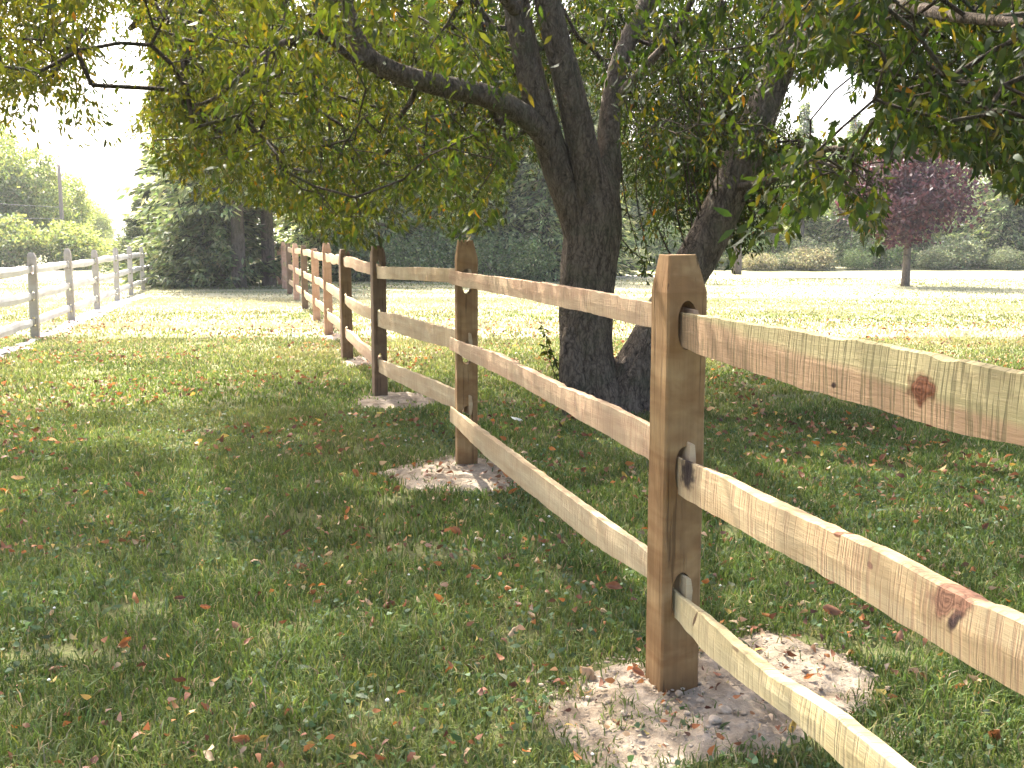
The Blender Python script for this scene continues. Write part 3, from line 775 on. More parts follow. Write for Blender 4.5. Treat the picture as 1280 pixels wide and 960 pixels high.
cut |= f_ & (((px - 1092) / 36) ** 2 + ((py - 222) / 26) ** 2 < 1) & (rng.random(len(LP)) > .15)
cut |= f_ & (((px - 152) / 34) ** 2 + ((py - 85) / 75) ** 2 < 1) & (rng.random(len(LP)) > .2)
yb = np.interp(px, [232, 262, 290, 330, 362, 392, 415, 440, 465], [134, 126, 105, 68, 50, 39, 52, 72, 78]); cut |= f_ & (d < 6.9) & (px > 240) & (px < 465) & (abs(py - yb) < 11) & (rng.random(len(LP)) > .25)
cut |= f_ & (px > 1120) & (px < 1215) & (py > 195)
LP, LD, LL = LP[~cut], LD[~cut], LL[~cut]
lc = tints(len(LP), [(.042, .075, .018), (.06, .092, .02), (.10, .12, .024), (.16, .135, .022), (.30, .14, .02)], [42, 32, 16, 8, 1.0])
# backlit glow on the left and shade towards the right put into leaf colour
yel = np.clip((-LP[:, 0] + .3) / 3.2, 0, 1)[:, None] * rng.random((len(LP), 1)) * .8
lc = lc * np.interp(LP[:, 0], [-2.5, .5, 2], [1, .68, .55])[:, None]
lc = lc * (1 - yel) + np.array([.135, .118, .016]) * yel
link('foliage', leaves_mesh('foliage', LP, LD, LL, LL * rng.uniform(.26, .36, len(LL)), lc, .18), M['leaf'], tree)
print('leaves', len(LP), 'twigs', len(TW))

# ------------------------------------------------------------------ background trees
def conifer_parts(H, Rr, z0, seed, cols, wts, nb=300, ns=46, droop=.35, bare=0.0, topround=1.0, size=1.):
    r = np.random.default_rng(seed); P, D, Ls = [], [], []; seg = []
    for i in range(nb):
        t = (i + r.random()) / nb; z = z0 + (H - z0) * t ** 1.05
        rad = Rr * ((1 - t) ** topround) * r.uniform(.6, 1.12) + .12
        a = r.uniform(0, 2 * math.pi)
        rad *= 1 + .22 * math.sin(a * 2 + seed) + .12 * math.sin(a * 5 + seed * 2)
        dx, dy = math.cos(a), math.sin(a); k = max(6, int(1.35 * ns * (rad / Rr) ** .8))
        u = r.random(k) ** .65 * (1 - bare) + bare; u = np.clip(u, 0, 1)
        dz = -droop * rad * u + .22 * rad * u ** 2.2
        side = r.normal(0, .16 * rad, k) * (1.05 - u) + r.normal(0, .05, k)
        Q = np.stack([dx * rad * u - dy * side, dy * rad * u + dx * side, z + dz + r.normal(0, .05, k)], 1)
        P.append(Q); dd = np.stack([dx + r.normal(0, .5, k), dy + r.normal(0, .5, k), -.45 + r.normal(0, .35, k)], 1); D.append(dd)
        Ls.append(r.uniform(.14, .30, k) * size)
        seg.append((np.array([0, 0, z]), np.array([dx * rad * .9, dy * rad * .9, z + (-droop * .9 + .18) * rad])))
    P = np.concatenate(P); D = np.concatenate(D); Ls = np.concatenate(Ls) * 1.25
    return P, D, Ls, tints(len(P), cols, wts, .28), seg
def sticks(seg, r0, r1):
    V = []; F = []
    for a, b in seg:
        t = b - a; t = t / (np.linalg.norm(t) + 1e-9); u = np.cross(t, [.2, .3, .93]); u /= np.linalg.norm(u); v = np.cross(t, u); o = len(V)
        for p, r in ((a, r0), (b, r1)):
            for k in range(3): an = k * 2.0944; V.append(p + (u * math.cos(an) + v * math.sin(an)) * r)
        for k in range(3): F.append((o + k, o + (k + 1) % 3, o + 3 + (k + 1) % 3, o + 3 + k))
    return np.array(V), np.array(F)
CON = {}
def conifer_proto(key, H, Rr, z0, cols, wts, **k):
    P, D, Ls, C, seg = conifer_parts(H, Rr, z0, abs(hash(key)) % 97 if False else sum(map(ord, key)), cols, wts, **k)
    fol = quads_mesh('needles', P, D, Ls, Ls * .30, C)
    V, F = sticks(seg[::2], .022, .006)
    bw = npmesh('branches', V, [F]); 
    tr = tubes_mesh('trunk', [([(0, 0, -.2, .2 * H / 9), (0.02, 0, H * .25, .15 * H / 9), (0, .03, H * .6, .09 * H / 9), (0, 0, H * .98, .015)], dict(seg=12, n=5, rough=.08))])
    fol.materials.append(M['needle']); bw.materials.append(M['bark_dark']); tr.materials.append(M['bark_far' if 'bare' in key else 'bark_dark'])
    CON[key] = (fol, bw, tr)
G1 = [(.15, .20, .085), (.25, .30, .12), (.45, .47, .26), (.03, .04, .02)]
G2 = [(.12, .16, .075), (.17, .21, .09), (.24, .26, .13), (.05, .07, .035)]
conifer_proto('spruce_a', 10, 2.6, .25, G1, [3, 3, 2, 2], nb=420, ns=60)
conifer_proto('spruce_b', 10, 2.3, .1, G1, [3, 3, 1.5, 2], nb=400, ns=55, droop=.5)
conifer_proto('pine_round', 7, 3.1, .05, G2, [3, 3, 3, 1.5], nb=520, ns=75, droop=.12, topround=.85)
conifer_proto('spruce_bare', 10, 2.7, 2.9, G1, [3, 3, 2, 2], nb=380, ns=60, droop=.55)
def conifer(key, x, y, s, label, rz=0, sz=None, name='conifer_tree', group=None):
    o = empty(name, (x, y, 0), rz, label=label, cat='conifer', group=group); o.scale = (s, s, sz or s)
    for nme, me in zip(('needles', 'branches', 'trunk'), CON[key]): link('crown' if nme == 'needles' else nme, me, None, o)
    return o
g = gp(235, 362); conifer('pine_round', g.x + .0, 30.6, .80, 'broad pale green pine spreading to the ground at the end of the left fence', 1.1)
g = gp(309, 358); conifer('spruce_bare', g.x + .0, g.y - .9, 1.0, 'tall spruce with a bare reddish lower trunk behind the bushy pine', .4)
conifer('spruce_bare', gp(332, 357).x + .1, 30.6, 1.0, 'dark spruce trunk standing right beside the bare-trunked spruce', 2.2)
conifer('spruce_b', -10.2, 33.0, 1.05, 'dark pointed spruce rising behind the broad pale pine', 3.0)
conifer('pine_round', -13.6, 38.0, .42, 'small hazy pine past the far end of the left fence', 4.0)
row = [(-6.1, 35.2, 'spruce_a', 1.0, 'spruce just right of the far end of the newer fence'), (-4.4, 34.6, 'spruce_b', .95, 'spruce behind the gap between the third and fourth fence posts'),
       (-2.9, 36.4, 'spruce_a', 1.08, 'spruce seen over the top rail left of the second fence post'), (-1.5, 35.3, 'spruce_b', 1.0, 'dense spruce directly behind the second fence post'),
       (-.1, 36.3, 'spruce_a', .95, 'spruce seen just right of the second fence post'), (1.1, 34.6, 'spruce_b', .9, 'blue-green spruce immediately left of the big tree trunk'),
       (2.6, 38, 'spruce_a', 1.0, 'spruce hidden mostly behind the big tree trunk')]
for k, (x, y, key, s, lb) in enumerate(row): conifer(key, x, y, s, lb, k * 1.3, name='spruce_tree', group='spruces in the middle background')
far = [(5.2, 50, 'spruce_a', .75, 'far conifer seen between the two leaning trunks'), (7.6, 53, 'spruce_b', .85, 'far conifer just right of the right leaning trunk'),
       (10.4, 56, 'spruce_a', .8, 'far conifer behind the thin pale tree trunk'), (13.2, 55, 'spruce_b', .72, 'far conifer left of the tallest pointed one under the sky gap'),
       (15.6, 56, 'spruce_a', .86, 'tallest pointed far conifer under the bright sky gap'), (17.7, 54, 'spruce_b', .78, 'far conifer directly right of the tallest pointed one'),
       (20.4, 52, 'spruce_a', .82, 'far conifer rising behind the purple-leaved tree'), (23.3, 49, 'spruce_b', 1.0, 'wide dark conifer right of the purple-leaved tree'),
       (26.0, 48, 'pine_round', 1.25, 'broad dark pine touching the ground near the right edge'), (29.5, 50, 'spruce_a', 1.05, 'conifer at the far right edge of the field')]
for k, (x, y, key, s, lb) in enumerate(far): conifer(key, x, y, s, lb, k * 1.7 + .5, name='conifer_tree', group='conifers along the far side of the field')

def leafy_parts(H, cz, rx, rz, seed, ncl, nl, cols, wts, ls=.12, flat=1.0):
    r = np.random.default_rng(seed); q = r.normal(0, 1, (ncl, 3)); q /= np.linalg.norm(q, axis=1)[:, None]; q *= (r.random((ncl, 1)) ** .4)
    lump = np.array([1 + .35 * nz(a[0] * 1.6 + seed, a[1] * 1.6, a[2] * 1.6) for a in q])[:, None]; q *= lump
    Cc = q * np.array([rx, rx, rz]) + np.array([0, 0, cz])
    P = np.repeat(Cc, nl, axis=0) + r.normal(0, .17 * rx ** .5, (ncl * nl, 3)) * np.array([1, 1, .6]); P = P[P[:, 2] > .03]
    D = r.normal(0, 1, (len(P), 3)) + np.array([0, 0, -.5]); Ls = r.uniform(.6, 1.3, len(P)) * ls
    return Cc, P, D, Ls, tints(len(P), cols, wts, .22)
LEA = {}
def leafy_proto(key, H, cz, rx, rz, ncl, nl, cols, wts, ls, lm, bm_, tr=.14, split=None, bush=False):
    Cc, P, D, Ls, C = leafy_parts(H, cz, rx, rz, sum(map(ord, key)), ncl, nl, cols, wts, ls)
    fol = quads_mesh('crown', P, D, Ls, Ls * .6, C); fol.materials.append(M[lm])
    z1 = cz - rz * .6 if not bush else .1
    st = [(0, 0, -.1, tr * 1.35), (.02, 0, max(.15, z1 * .5), tr), (0, .02, max(.3, z1), tr * .85), (.05, .03, cz, tr * .5)] if not bush else [(0, 0, -.05, tr), (.02, 0, .2, tr), (0, .02, cz * .6, tr * .7), (0, 0, cz, tr * .4)]
    trm = tubes_mesh('trunk', [(st, dict(seg=12, n=5, rough=.08))]); trm.materials.append(M[bm_])
    nd = [tuple(c[:3]) for c in catmull(st, 5)][8:]
    sub = list(Cc[::max(1, len(Cc) // 140)])
    A, par, cnt, base = grow(nd, sub, .3, .03, .05)
    br = wood_mesh('branches', A, par, cnt, base, .007, .5, 4, tr * .5); br.materials.append(M[bm_])
    LEA[key] = (fol, br, trm)
def leafy(key, x, y, s, name, label, cat='tree', rz=0, sz=None, group=None):
    o = empty(name, (x, y, 0), rz, label=label, cat=cat, group=group); o.scale = (s, s, sz or s)
    for nme, me in zip(('crown', 'branches', 'trunk'), LEA[key]): link(nme, me, None, o)
    return o
PU = [(.065, .028, .034), (.10, .04, .044), (.04, .024, .03), (.16, .09, .10)]
leafy_proto('purple', 4.3, 2.62, 1.62, 1.5, 420, 26, PU, [4, 3, 3, 1], .13, 'redleaf', 'bark_far', .095)
g = gp(1131, 358); leafy('purple', g.x, g.y, 1.1, 'purple_tree', 'small tree with dark red-purple leaves standing alone on the field')
PG = [(.16, .19, .11), (.22, .25, .14), (.12, .15, .09), (.30, .31, .19)]
LG = [(.19, .24, .13), (.25, .30, .17), (.14, .19, .10), (.34, .36, .22)]
DG = [(.11, .17, .065), (.18, .24, .09), (.30, .35, .16)]
leafy_proto('slim', 6, 4.6, 1.9, 2.0, 240, 26, DG + LG[:1], [3, 3, 2, 1], .15, 'leaf', 'bark_far', .14)
g = gp(921, 343); leafy('slim', g.x, g.y, 1.0, 'field_tree', 'thin pale-trunked tree on the far field right of the leaning trunk')
leafy_proto('bush', 1.6, .75, 1.15, .85, 170, 34, PG, [3, 3, 2, 1], .12, 'grass', 'bark_far', .04, bush=True)
leafy_proto('bush_green', 1.6, .8, 1.1, .95, 170, 34, DG + LG[:2], [3, 3, 2, 1, 1], .12, 'grass', 'bark_far', .04, bush=True)
leafy_proto('wood_tree', 9, 6.4, 2.2, 3.0, 260, 30, DG + PG[:1], [3, 3, 2, 1], .2, 'needle', 'bark_far', .13)
leafy_proto('pale_tree', 10, 5.2, 3.2, 4.3, 520, 36, LG, [3, 3, 2, 1], .24, 'leaf', 'bark_far', .2)
leafy_proto('pale_bush', 3, 1.3, 1.9, 1.3, 240, 34, LG, [2, 4, 1, 2], .18, 'leaf', 'bark_far', .05, bush=True)

spots = [(3.4, 47.2, .95, 'behind the big tree trunk'), (5.6, 46.4, .7, 'between the big trunk and the nearest post'), (7.0, 48.3, 1.35, 'above the top of the nearest post'), (8.9, 46.6, .62, 'just left of the thin pale tree trunk'),
         (10.6, 47.5, 1.25, 'just right of the thin pale tree trunk'), (12.2, 46.0, .55, 'low and left of the rounded tan bush'), (13.5, 46.6, 1.0, 'rounded and tan, below the sky gap'), (15.4, 46.3, .6, 'dark gap side, left of the purple tree'),
         (16.9, 47.9, 1.3, 'directly left of the purple tree trunk'), (19.0, 46.6, .7, 'directly right of the purple tree trunk'), (20.6, 47.4, 1.05, 'beneath the right side of the purple crown'), (22.2, 46.2, .6, 'at the foot of the wide dark conifer')]
for k, (x, y, s, lb) in enumerate(spots):
    leafy('bush' if k not in (2, 4, 7, 8) else 'bush_green', x, y, s, 'shrub', 'greyish green shrub at the far field edge, ' + lb, 'shrub', k * 1.1, s * random.uniform(.8, 1.1), 'shrubs along the far field edge')
leafy_proto('bush_tan', 1.6, .62, 1.3, .62, 170, 34, [(.30, .27, .16), (.24, .24, .14), (.36, .33, .22)], [3, 3, 2], .12, 'grass', 'bark_far', .04, bush=True)
leafy('bush_tan', 13.2, 45.6, .8, 'shrub', 'low tan rounded shrub at the field edge standing in front of the grey-green shrubs', 'shrub', .7)
leafy('bush_tan', 10.9, 45.4, .6, 'shrub', 'small pale buff shrub at the field edge right of the thin field tree', 'shrub', 2.7)
# the wood behind, reading as one mass
q = rng.random((5200, 3)); X_ = -14 + q[:, 0] * 62; hgt = 5.2 + 2.6 * np.array([nz(a * .35, 3.3) for a in X_]) + 1.2 * np.array([nz(a * 1.1, 7.3) for a in X_])
Cw = np.stack([X_, 61 + q[:, 1] * 9, q[:, 2] ** .8 * hgt * 1.05 + .1], 1); Pw = np.repeat(Cw, 16, axis=0) + rng.normal(0, .32, (5200 * 16, 3)); Pw = Pw[Pw[:, 2] > .02]
wd = quads_mesh('distant_wood', Pw, rng.normal(0, 1, Pw.shape) + np.array([0, 0, -.4]), rng.uniform(.2, .5, len(Pw)), rng.uniform(.1, .22, len(Pw)), tints(len(Pw), DG, [3, 3, 1], .25))
link('distant_wood', wd, M['needle'], kind='stuff', label='dark mass of the wood closing off the far field', cat='wood')
wt = [(6.2, 51.5, 'seen between the leaning trunks'), (9.0, 51, 'left of the thin field tree'), (11.6, 50.5, 'right of the thin field tree'), (13.0, 51.3, 'left one of the pale stems above the tan shrub'), (14.2, 50.6, 'right one of the pale stems above the tan shrub'), (16.9, 51.2, 'behind the left side of the purple crown'), (19.2, 50.6, 'behind the right side of the purple crown')]
for k, (x, y, lb) in enumerate(wt):
    leafy('wood_tree', x, y, .62 + .06 * (k % 3), 'woodland_tree', 'tall bare-stemmed woodland tree, ' + lb, 'tree', k * 2.1, None, 'bare-stemmed trees of the far wood')
ms = [(-5.3, 34.0, .9, 'left of the fourth fence post'), (-3.9, 33.6, .8, 'between the third and fourth fence posts'), (-2.6, 34.2, .95, 'left of the second fence post, above the field'), (-.9, 34.0, .85, 'right of the second fence post'), (.5, 33.6, .8, 'left of the big trunk')]
for k, (x, y, s, lb) in enumerate(ms):
    leafy('bush_green', x, y, s, 'shrub', 'green shrub under the spruces, ' + lb, 'shrub', k * 1.7, s, 'shrubs under the middle spruces')
# hazy trees past the road on the far left
lt = [(-25.6, 50, .72, 'bright green roadside tree cut by the left picture edge'), (-24.2, 52, .62, 'bright green roadside tree behind the first posts of the old fence'), (-24.6, 57, .52, 'roadside tree just behind the utility pole'),
      (-28.5, 70, .42, 'smaller hazy tree right of the utility pole'), (-31.8, 80, .36, 'faint distant tree in the gap above the old fence'), (-30, 56, 1.0, 'tall roadside tree outside the left edge')]
for k, (x, y, s, lb) in enumerate(lt): leafy('pale_tree', x, y, s, 'roadside_tree', lb, 'tree', k * 1.9, None, 'pale trees past the road')
lb_ = [(-25.5, 46, .8, 'at the left picture edge'), (-22.8, 46.5, .9, 'behind the first visible post of the old fence'), (-20.3, 47.5, .8, 'at the foot of the utility pole'), (-20.6, 50, .6, 'right of the utility pole'), (-21.6, 56, .5, 'in the gap before the broad pine')]
for k, (x, y, s, lb) in enumerate(lb_): leafy('pale_bush', x, y, s, 'roadside_shrub', 'yellow-green roadside shrub ' + lb, 'shrub', k * 1.4, s, 'yellow-green shrubs past the road')

# utility poles with wires
m_, n_, o_ = mat('pole_wood'); principled(n_, o_, (.24, .2, .17), .9); M['pole'] = m_
m_, n_, o_ = mat('wire_rubber'); principled(n_, o_, (.08, .08, .08), .6); M['wire'] = m_
p1 = at(79, 300, 50); p2 = at(127, 300, 84); p0 = Vector((2 * p1.x - p2.x * 1.0 + 4, 16, 0))
for p, Hh, lb in ((p1, 4.9, 'wooden utility pole in front of the roadside trees at far left'), (p2, 3.4, 'distant smaller utility pole in the sky gap')):
    e = empty('utility_pole', (p.x, p.y, 0), 0, label=lb, cat='pole')
    link('pole', tubes_mesh('pole', [([(0, 0, -.2, .12), (0, 0, Hh * .5, .10), (0, 0, Hh, .08)], dict(seg=10, n=3, rough=.03))]), M['pole'], e)
for dz, lb in ((0, 'upper'), (-.9, 'lower')):
    a = Vector((p1.x, p1.y, 2.9 + dz * .6)); b = Vector((-22, 12, 4.2 + dz)); pts = []
    for k in range(7):
        t = k / 6; q = a.lerp(b, t); q.z -= .5 * math.sin(math.pi * t); pts.append((q.x, q.y, q.z, .012))
    link('cable', tubes_mesh('cable', [(pts, dict(seg=5, n=3, rough=0))]), M['wire'], label=lb + ' of the two overhead cables reaching the nearer utility pole', cat='cable')

# ------------------------------------------------------------------ grass
def in_poly(x, y, P):
    c = np.zeros(len(x), bool); j = len(P) - 1
    for i in range(len(P)):
        xi, yi = P[i]; xj, yj = P[j]
        c ^= ((yi > y) != (yj > y)) & (x < (xj - xi) * (y - yi) / (yj - yi + 1e-12) + xi); j = i
    return c
_g = {}
def vnoise(x, y, s, seed):
    """value noise in numpy"""
    if seed not in _g: _g[seed] = np.random.default_rng(seed).random((256, 256))
    G = _g[seed]; X = x * s + 500; Y = y * s + 500; i = np.floor(X).astype(int); j = np.floor(Y).astype(int); fx = X - i; fy = Y - j
    fx = fx * fx * (3 - 2 * fx); fy = fy * fy * (3 - 2 * fy)
    a = G[i % 256, j % 256]; b = G[(i + 1) % 256, j % 256]; c = G[i % 256, (j + 1) % 256]; d = G[(i + 1) % 256, (j + 1) % 256]
    return (a * (1 - fx) + b * fx) * (1 - fy) + (c * (1 - fx) + d * fx) * fy
def scatter(n, Y0, Y1, pw=1.):
    y = Y0 + (Y1 - Y0) * rng.random(n) ** pw; hw = .60 * y + 1.0; x = rng.uniform(-1, 1, n) * hw
    return x, y
def bare(x, y, soft=.0):
    b = np.zeros(len(x), bool); jx = x + (vnoise(x, y, 7, 71) - .5) * .3 + rng.normal(0, .03, len(x)); jy = y + (vnoise(x, y, 7, 72) - .5) * .3 + rng.normal(0, .03, len(x))
    for P in DIRT: b |= in_poly(jx, jy, P)
    b &= ~((vnoise(x, y, 6, 73) > .66) & (rng.random(len(x)) < .45)); b &= rng.random(len(x)) > .035
    q = in_poly(x, y, np.array([tuple(p) for p in pl])); return b | q | (rng.random(len(x)) < 0) | ((np.hypot(x - base_p.x, y - 8) < .34))
def blades(x, y, h, wd, lean, cols, wts):
    n = len(x); a = rng.uniform(0, 2 * math.pi, n); la = rng.uniform(0, 2 * math.pi, n)
    dx = np.cos(la) * lean * h; dy = np.sin(la) * lean * h; sx = np.cos(a) * wd / 2; sy = np.sin(a) * wd / 2
    V = np.zeros((n, 5, 3)); V[:, 0] = np.stack([x - sx, y - sy, np.full(n, -.004)], 1); V[:, 1] = np.stack([x + sx, y + sy, np.full(n, -.004)], 1)
    V[:, 2] = np.stack([x + dx * .35 + sx * .8, y + dy * .35 + sy * .8, h * .62], 1); V[:, 3] = np.stack([x + dx * .35 - sx * .8, y + dy * .35 - sy * .8, h * .62], 1)
    V[:, 4] = np.stack([x + dx, y + dy, h * (1 - .25 * lean)], 1)
    c = tints(n, cols, wts, .2)
    pt = vnoise(x, y, 1.3, 31)[:, None]; c = c * (.75 + .5 * pt) ; dry = np.clip((vnoise(x, y, .9, 32) - .45) * 1.6, 0, .8)[:, None] * rng.random((n, 1))
    dry = dry * np.interp(y, [5, 12], [.55, 1])[:, None]; c = c * (1 - dry) + np.array([.23, .22, .09]) * dry
    return V, c
GC = [(.075, .118, .027), (.108, .155, .036), (.15, .195, .05), (.13, .18, .085), (.26, .235, .10), (.34, .27, .17)]
GW = [4, 4.5, 3, 1.6, .8, .6]
Vs, Cs = [], []
for (n, Y0, Y1, h0, h1, w0, w1, ln) in [(150000, 1.7, 4.2, .022, .062, .003, .0065, 1.1), (170000, 4.2, 8, .024, .058, .005, .009, 1.0), (150000, 8, 14, .022, .05, .009, .015, .9), (70000, 14, 24, .02, .045, .015, .028, .8), (26000, 24, 36, .02, .045, .02, .04, .8)]:
    x, y = scatter(n, Y0, Y1, .85); k = ~bare(x, y) & (vnoise(x, y, 5, 11) > rng.random(n) * .5 - .05)
    x, y = x[k], y[k]; n = len(x); tall = .7 + .8 * vnoise(x, y, 3.2, 12)
    V, c = blades(x, y, rng.uniform(h0, h1, n) * tall, rng.uniform(w0, w1, n), rng.uniform(.2, ln, n), GC, GW)
    if Y0 >= 14:  # sunlit field paleness put into blade colour, along with drier mown rows
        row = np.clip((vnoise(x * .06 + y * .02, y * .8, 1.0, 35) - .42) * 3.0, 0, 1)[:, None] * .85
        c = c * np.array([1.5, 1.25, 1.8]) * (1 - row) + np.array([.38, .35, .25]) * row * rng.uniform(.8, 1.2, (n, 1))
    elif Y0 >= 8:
        f = np.clip((y - 10) / 4, 0, 1)[:, None]; c = c * (1 + f * np.array([.5, .25, .8]))  # blades turn paler past the tree's shade, sunlit brightness put into colour
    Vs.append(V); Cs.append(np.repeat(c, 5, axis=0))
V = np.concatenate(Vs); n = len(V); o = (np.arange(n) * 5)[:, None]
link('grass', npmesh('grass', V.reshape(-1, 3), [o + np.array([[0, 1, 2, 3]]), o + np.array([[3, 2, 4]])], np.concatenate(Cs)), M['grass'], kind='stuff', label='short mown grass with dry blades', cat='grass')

# clover and plantain: broad little leaves lying among the grass
x, y = scatter(26000, 1.7, 8, .8); k = ~bare(x, y) & (vnoise(x, y, 1.7, 21) > .42); x, y = x[k], y[k]; n = len(x)
P = np.stack([x, y, rng.uniform(.008, .04, n)], 1); a = rng.uniform(0, 6.28, n); D = np.stack([np.cos(a), np.sin(a), rng.uniform(-.1, .6, n)], 1)
Ls = rng.uniform(.012, .026, n); big = rng.random(n) < .10; Ls[big] *= 2.0
link('clover', leaves_mesh('clover', P, D, Ls, Ls * np.where(big, .4, .85), tints(n, [(.08, .13, .055), (.11, .16, .08), (.14, .19, .10)], [3, 3, 1], .2), .2), M['grass'], kind='stuff', label='low clover and broad-leaved weeds among the grass', cat='clover')

# ------------------------------------------------------------------ fallen leaves
LC = {'brown': (.25, .115, .06), 'orange': (.36, .15, .05), 'pale': (.42, .30, .18), 'yellow': (.42, .30, .08), 'dark': (.11, .05, .03)}
def curled_leaf(seed, colour):
    r = random.Random(seed); nx, ny = 7, 4; V = []; F = []
    Lg = r.uniform(.04, .062); W = Lg * r.uniform(.3, .55); cu = r.uniform(.5, 1.7); tw = r.uniform(-1.6, 1.6)
    for i in range(nx + 1):
        t = i / nx; w_ = W * math.sin(math.pi * min(.97, t ** 1.25 * .95 + .04)) ** .8 * .5 * (1 + r.uniform(-.14, .14))
        for j in range(ny + 1):
            s = j / ny * 2 - 1; yy = s * w_; zz = cu * abs(s) ** 1.6 * w_ * 1.1 + cu * .35 * Lg * (t - .5) ** 2 * 2 + r.uniform(-.0022, .0022)
            c_, s_ = math.cos(tw * t), math.sin(tw * t); V.append((t * Lg - Lg / 2, yy * c_ - zz * s_, yy * s_ + zz * c_))
    for i in range(nx):
        for j in range(ny): a = i * (ny + 1) + j; F.append((a, a + 1, a + ny + 2, a + ny + 1))
    # stalk
    o = len(V); V += [(-Lg / 2, -.0008, 0), (-Lg / 2, .0008, 0), (-Lg / 2 - .012, 0, .004)]; F.append((o, o + 1, o + 2))
    col = np.array([LC[colour]]) * (1 + rng.normal(0, .12, (len(V), 1)))
    me = npmesh('fallen_leaf', np.array(V), [np.array([f for f in F if len(f) == 4]), np.array([f for f in F if len(f) == 3])], np.clip(col, .01, 1), smooth=True)
    me.materials.append(M['litter']); return me
kinds = [('brown', 'small curled red-brown fallen leaf lying in the grass', 110), ('orange', 'small orange fallen leaf lying in the grass', 60), ('pale', 'small pale tan fallen leaf lying in the grass', 55), ('yellow', 'small yellow fallen leaf lying in the grass', 25), ('dark', 'small dark brown withered leaf lying in the grass', 40)]
for cidx, (c, lb, n) in enumerate(kinds):
    protos = [curled_leaf(cidx * 10 + k, c) for k in range(4)]
    x, y = scatter(n, 1.9, 6.2, .75); x *= .8
    for q in range(n):
        o = link('fallen_leaf', protos[q % 4], None, label=lb, cat='fallen leaf', group=c + ' leaves fallen on the lawn')
        o.location = (x[q], y[q], random.uniform(.022, .045)); o.rotation_euler = (random.uniform(-.9, .9) + (3.14 if random.random() < .4 else 0), random.uniform(-.7, .7), random.uniform(0, 6.28))
        s = random.uniform(.65, 1.2); o.scale = (s, s, s)
x, y = scatter(15000, 1.8, 17, .95); k = vnoise(x, y, 1.6, 44) > .35 + .3 * rng.random(len(x)); x, y = x[k], y[k]; n = len(x)
a = rng.uniform(0, 6.28, n); Ls = rng.uniform(.03, .07, n) * np.where(y < 5.5, .5, .8)
link('leaf_litter', leaves_mesh('leaf_litter', np.stack([x, y, rng.uniform(.03, .055, n)], 1), np.stack([np.cos(a), np.sin(a), rng.normal(0, .3, n)], 1), Ls, Ls * .55, tints(n, list(LC.values()), [5, 2, 3, 1, 3], .25), .5), M['litter'], kind='stuff', label='scattered fallen leaves farther off under the tree', cat='leaf litter')

# clover blossoms
m_, n_, o_ = mat('clover_white'); gq = n_.nodes.new('ShaderNodeTexCoord').outputs['Object']
principled(n_, o_, ramp(n_, noise_tex(n_, gq, 300, 2), [(.35, (.45, .42, .3)), (.6, (.8, .78, .7))]), .8); M['clover_white'] = m_
bm = bmesh.new(); bmesh.ops.create_icosphere(bm, subdivisions=2, radius=.008)
for v in bm.verts: v.co *= 1 + .3 * nz(v.co.x * 900, v.co.y * 900, v.co.z * 900)
cl_head = bpy.data.meshes.new('head'); bm.to_mesh(cl_head); cl_head.materials.append(M['clover_white'])
cl_stem = tubes_mesh('stem', [([(0, 0, -.035, .0009), (.001, 0, -.015, .0009), (0, 0, 0, .0009)], dict(seg=4, n=2, rough=0))]); 
m_, n_, o_ = mat('stem_green'); principled(n_, o_, (.1, .15, .05), .7); M['stem'] = m_; cl_stem.materials.append(m_)
x, y = scatter(70, 2.2, 7, .8)
for q in range(70):
    if bare(x[q:q + 1], y[q:q + 1])[0]: continue
    e = empty('clover_blossom', (x[q], y[q], random.uniform(.03, .05)), 0, label='tiny white clover blossom standing in the shaded lawn', cat='flower', group='white clover blossoms in the lawn')
    s = random.uniform(.45, .85); e.scale = (s, s, s * .8); link('head', cl_head, None, e); link('stem', cl_stem, None, e)

# clods and stones round the nearest post
stone_m = []
for k in range(5):
    bm = bmesh.new(); bmesh.ops.create_icosphere(bm, subdivisions=3, radius=.5)
    for v in bm.verts:
        q = v.co.copy(); f = 1 + .35 * nz(q.x * 1.7 + k * 5, q.y * 1.7, q.z * 1.7) + .12 * nz(q.x * 5 + k, q.y * 5, q.z * 5)
        v.co = Vector((q.x * f, q.y * f * .8, q.z * f * .6))
    for f in bm.faces: f.smooth = True
    me = bpy.data.meshes.new('stone'); bm.to_mesh(me); me.materials.append(M['crumb']); stone_m.append(me)
big_st = [(905, 902, .038), (848, 880, .026), (875, 888, .022), (893, 915, .04), (830, 893, .02), (920, 880, .026), (780, 905, .024), (760, 890, .02), (858, 905, .022), (965, 868, .03), (1005, 850, .022), (735, 885, .018)]
for k, (px_, py_, s) in enumerate(big_st):
    g = gp(px_, py_); o = link('stone', stone_m[k % 5], None, label='pale dusty stone or clod on the bare dirt around the nearest post', cat='stone', group='stones around the nearest post')
    o.location = (g.x, g.y, .028 + s * .18); o.scale = (s, s, s); o.rotation_euler = (0, 0, k * 1.3)
P_, F_ = [], []
bm = bmesh.new(); bmesh.ops.create_icosphere(bm, subdivisions=1, radius=.5); iv = np.array([v.co[:] for v in bm.verts]); fi = np.array([[v.index for v in f.verts] for f in bm.faces]); bm.free()
x, y = rng.uniform(-.2, 1.4, 5000), rng.uniform(2.3, 3.5, 5000); k = in_poly(x, y, DIRT[0]); x, y = x[k][:900], y[k][:900]
x2, y2 = rng.uniform(-1.2, .4, 3000), rng.uniform(5.3, 6.5, 3000); k = in_poly(x2, y2, DIRT[1]); x = np.concatenate([x, x2[k][:400]]); y = np.concatenate([y, y2[k][:400]])
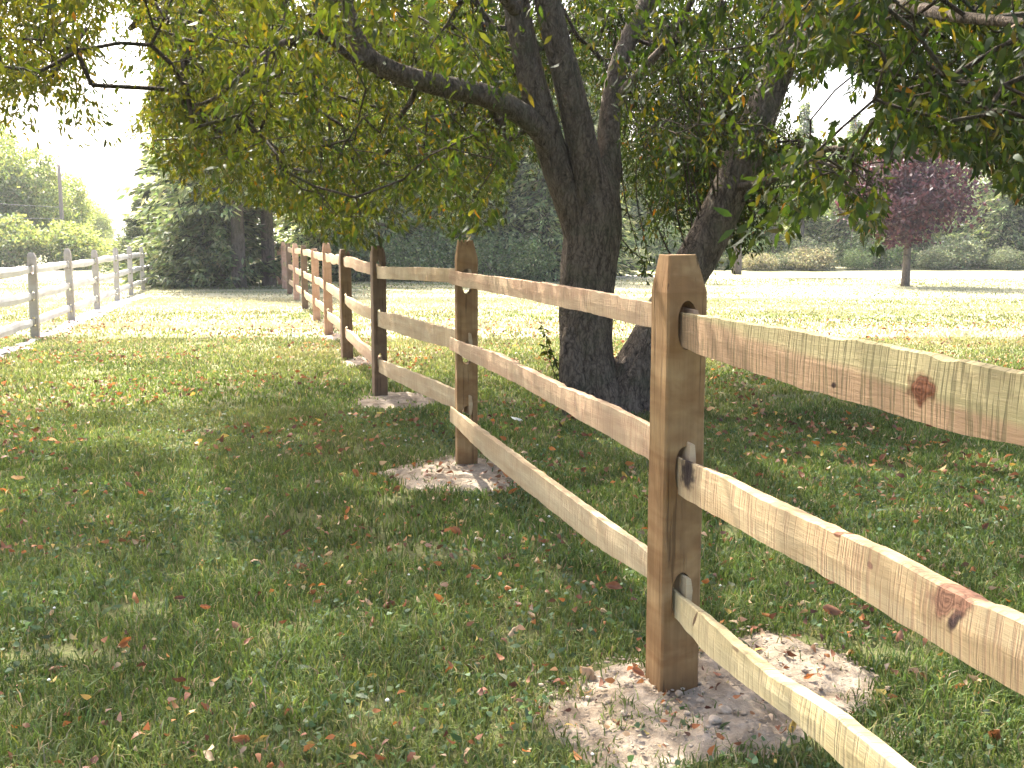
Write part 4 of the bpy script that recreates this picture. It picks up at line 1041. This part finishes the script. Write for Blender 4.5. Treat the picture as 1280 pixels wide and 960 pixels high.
s = rng.uniform(.003, .012, len(x)) * (rng.random(len(x)) ** 1.5 + .5); Vc = iv[None] * s[:, None, None] * rng.uniform(.55, 1.4, (len(x), len(iv), 3)) * np.array([1.2, 1, .55]) + np.stack([x, y, .027 + s * .2], 1)[:, None]
o = (np.arange(len(x)) * len(iv))[:, None, None]
link('pebbles', npmesh('pebbles', Vc.reshape(-1, 3), [(o + fi[None]).reshape(-1, 3)], smooth=False), M['crumb'], kind='stuff', label='small crumbs of soil on the bare dirt patches', cat='pebbles')

# a white scrap lying by the tree
bm = bmesh.new(); g = gp(646, 532)
gr = [[bm.verts.new((.045 * (i - 2) / 2, .028 * (j - 1), .012 * nz(i * .7, j * .9) + .004 * (i % 2))) for j in range(3)] for i in range(5)]
for i in range(4):
    for j in range(2): bm.faces.new((gr[i][j], gr[i + 1][j], gr[i + 1][j + 1], gr[i][j + 1]))
r_ = bmesh.ops.solidify(bm, geom=bm.faces[:], thickness=.002)
me = bpy.data.meshes.new('paper_scrap'); bm.to_mesh(me)
m_, n_, o_ = mat('paper_white'); principled(n_, o_, (.8, .8, .78), .7)
s_ = link('paper_scrap', me, m_, label='crumpled white scrap lying in the grass left of the big tree', cat='litter'); s_.location = (g.x, g.y, .05); s_.rotation_euler = (.3, .2, .8)

# ------------------------------------------------------------------ the hazy late-summer air
HZ = 0.0006
bm = bmesh.new(); bmesh.ops.create_cube(bm, size=1)
for v in bm.verts: v.co = Vector((v.co.x * 1500, v.co.y * 1600 + 300, -1.3 if v.co.z < 0 else 14.5))
me = bpy.data.meshes.new('haze'); bm.to_mesh(me)
hm = bpy.data.materials.new('haze'); hm.use_nodes = True; hn = hm.node_tree; hn.nodes.clear()
ho = hn.nodes.new('ShaderNodeOutputMaterial'); hv = hn.nodes.new('ShaderNodeVolumePrincipled')
hv.inputs['Color'].default_value = (.93, .96, 1, 1); hv.inputs['Density'].default_value = HZ; hv.inputs['Anisotropy'].default_value = .4
hn.links.new(hv.outputs[0], ho.inputs['Volume'])
link('haze', me, hm, kind='stuff', label='thin bright haze in the air', cat='haze')
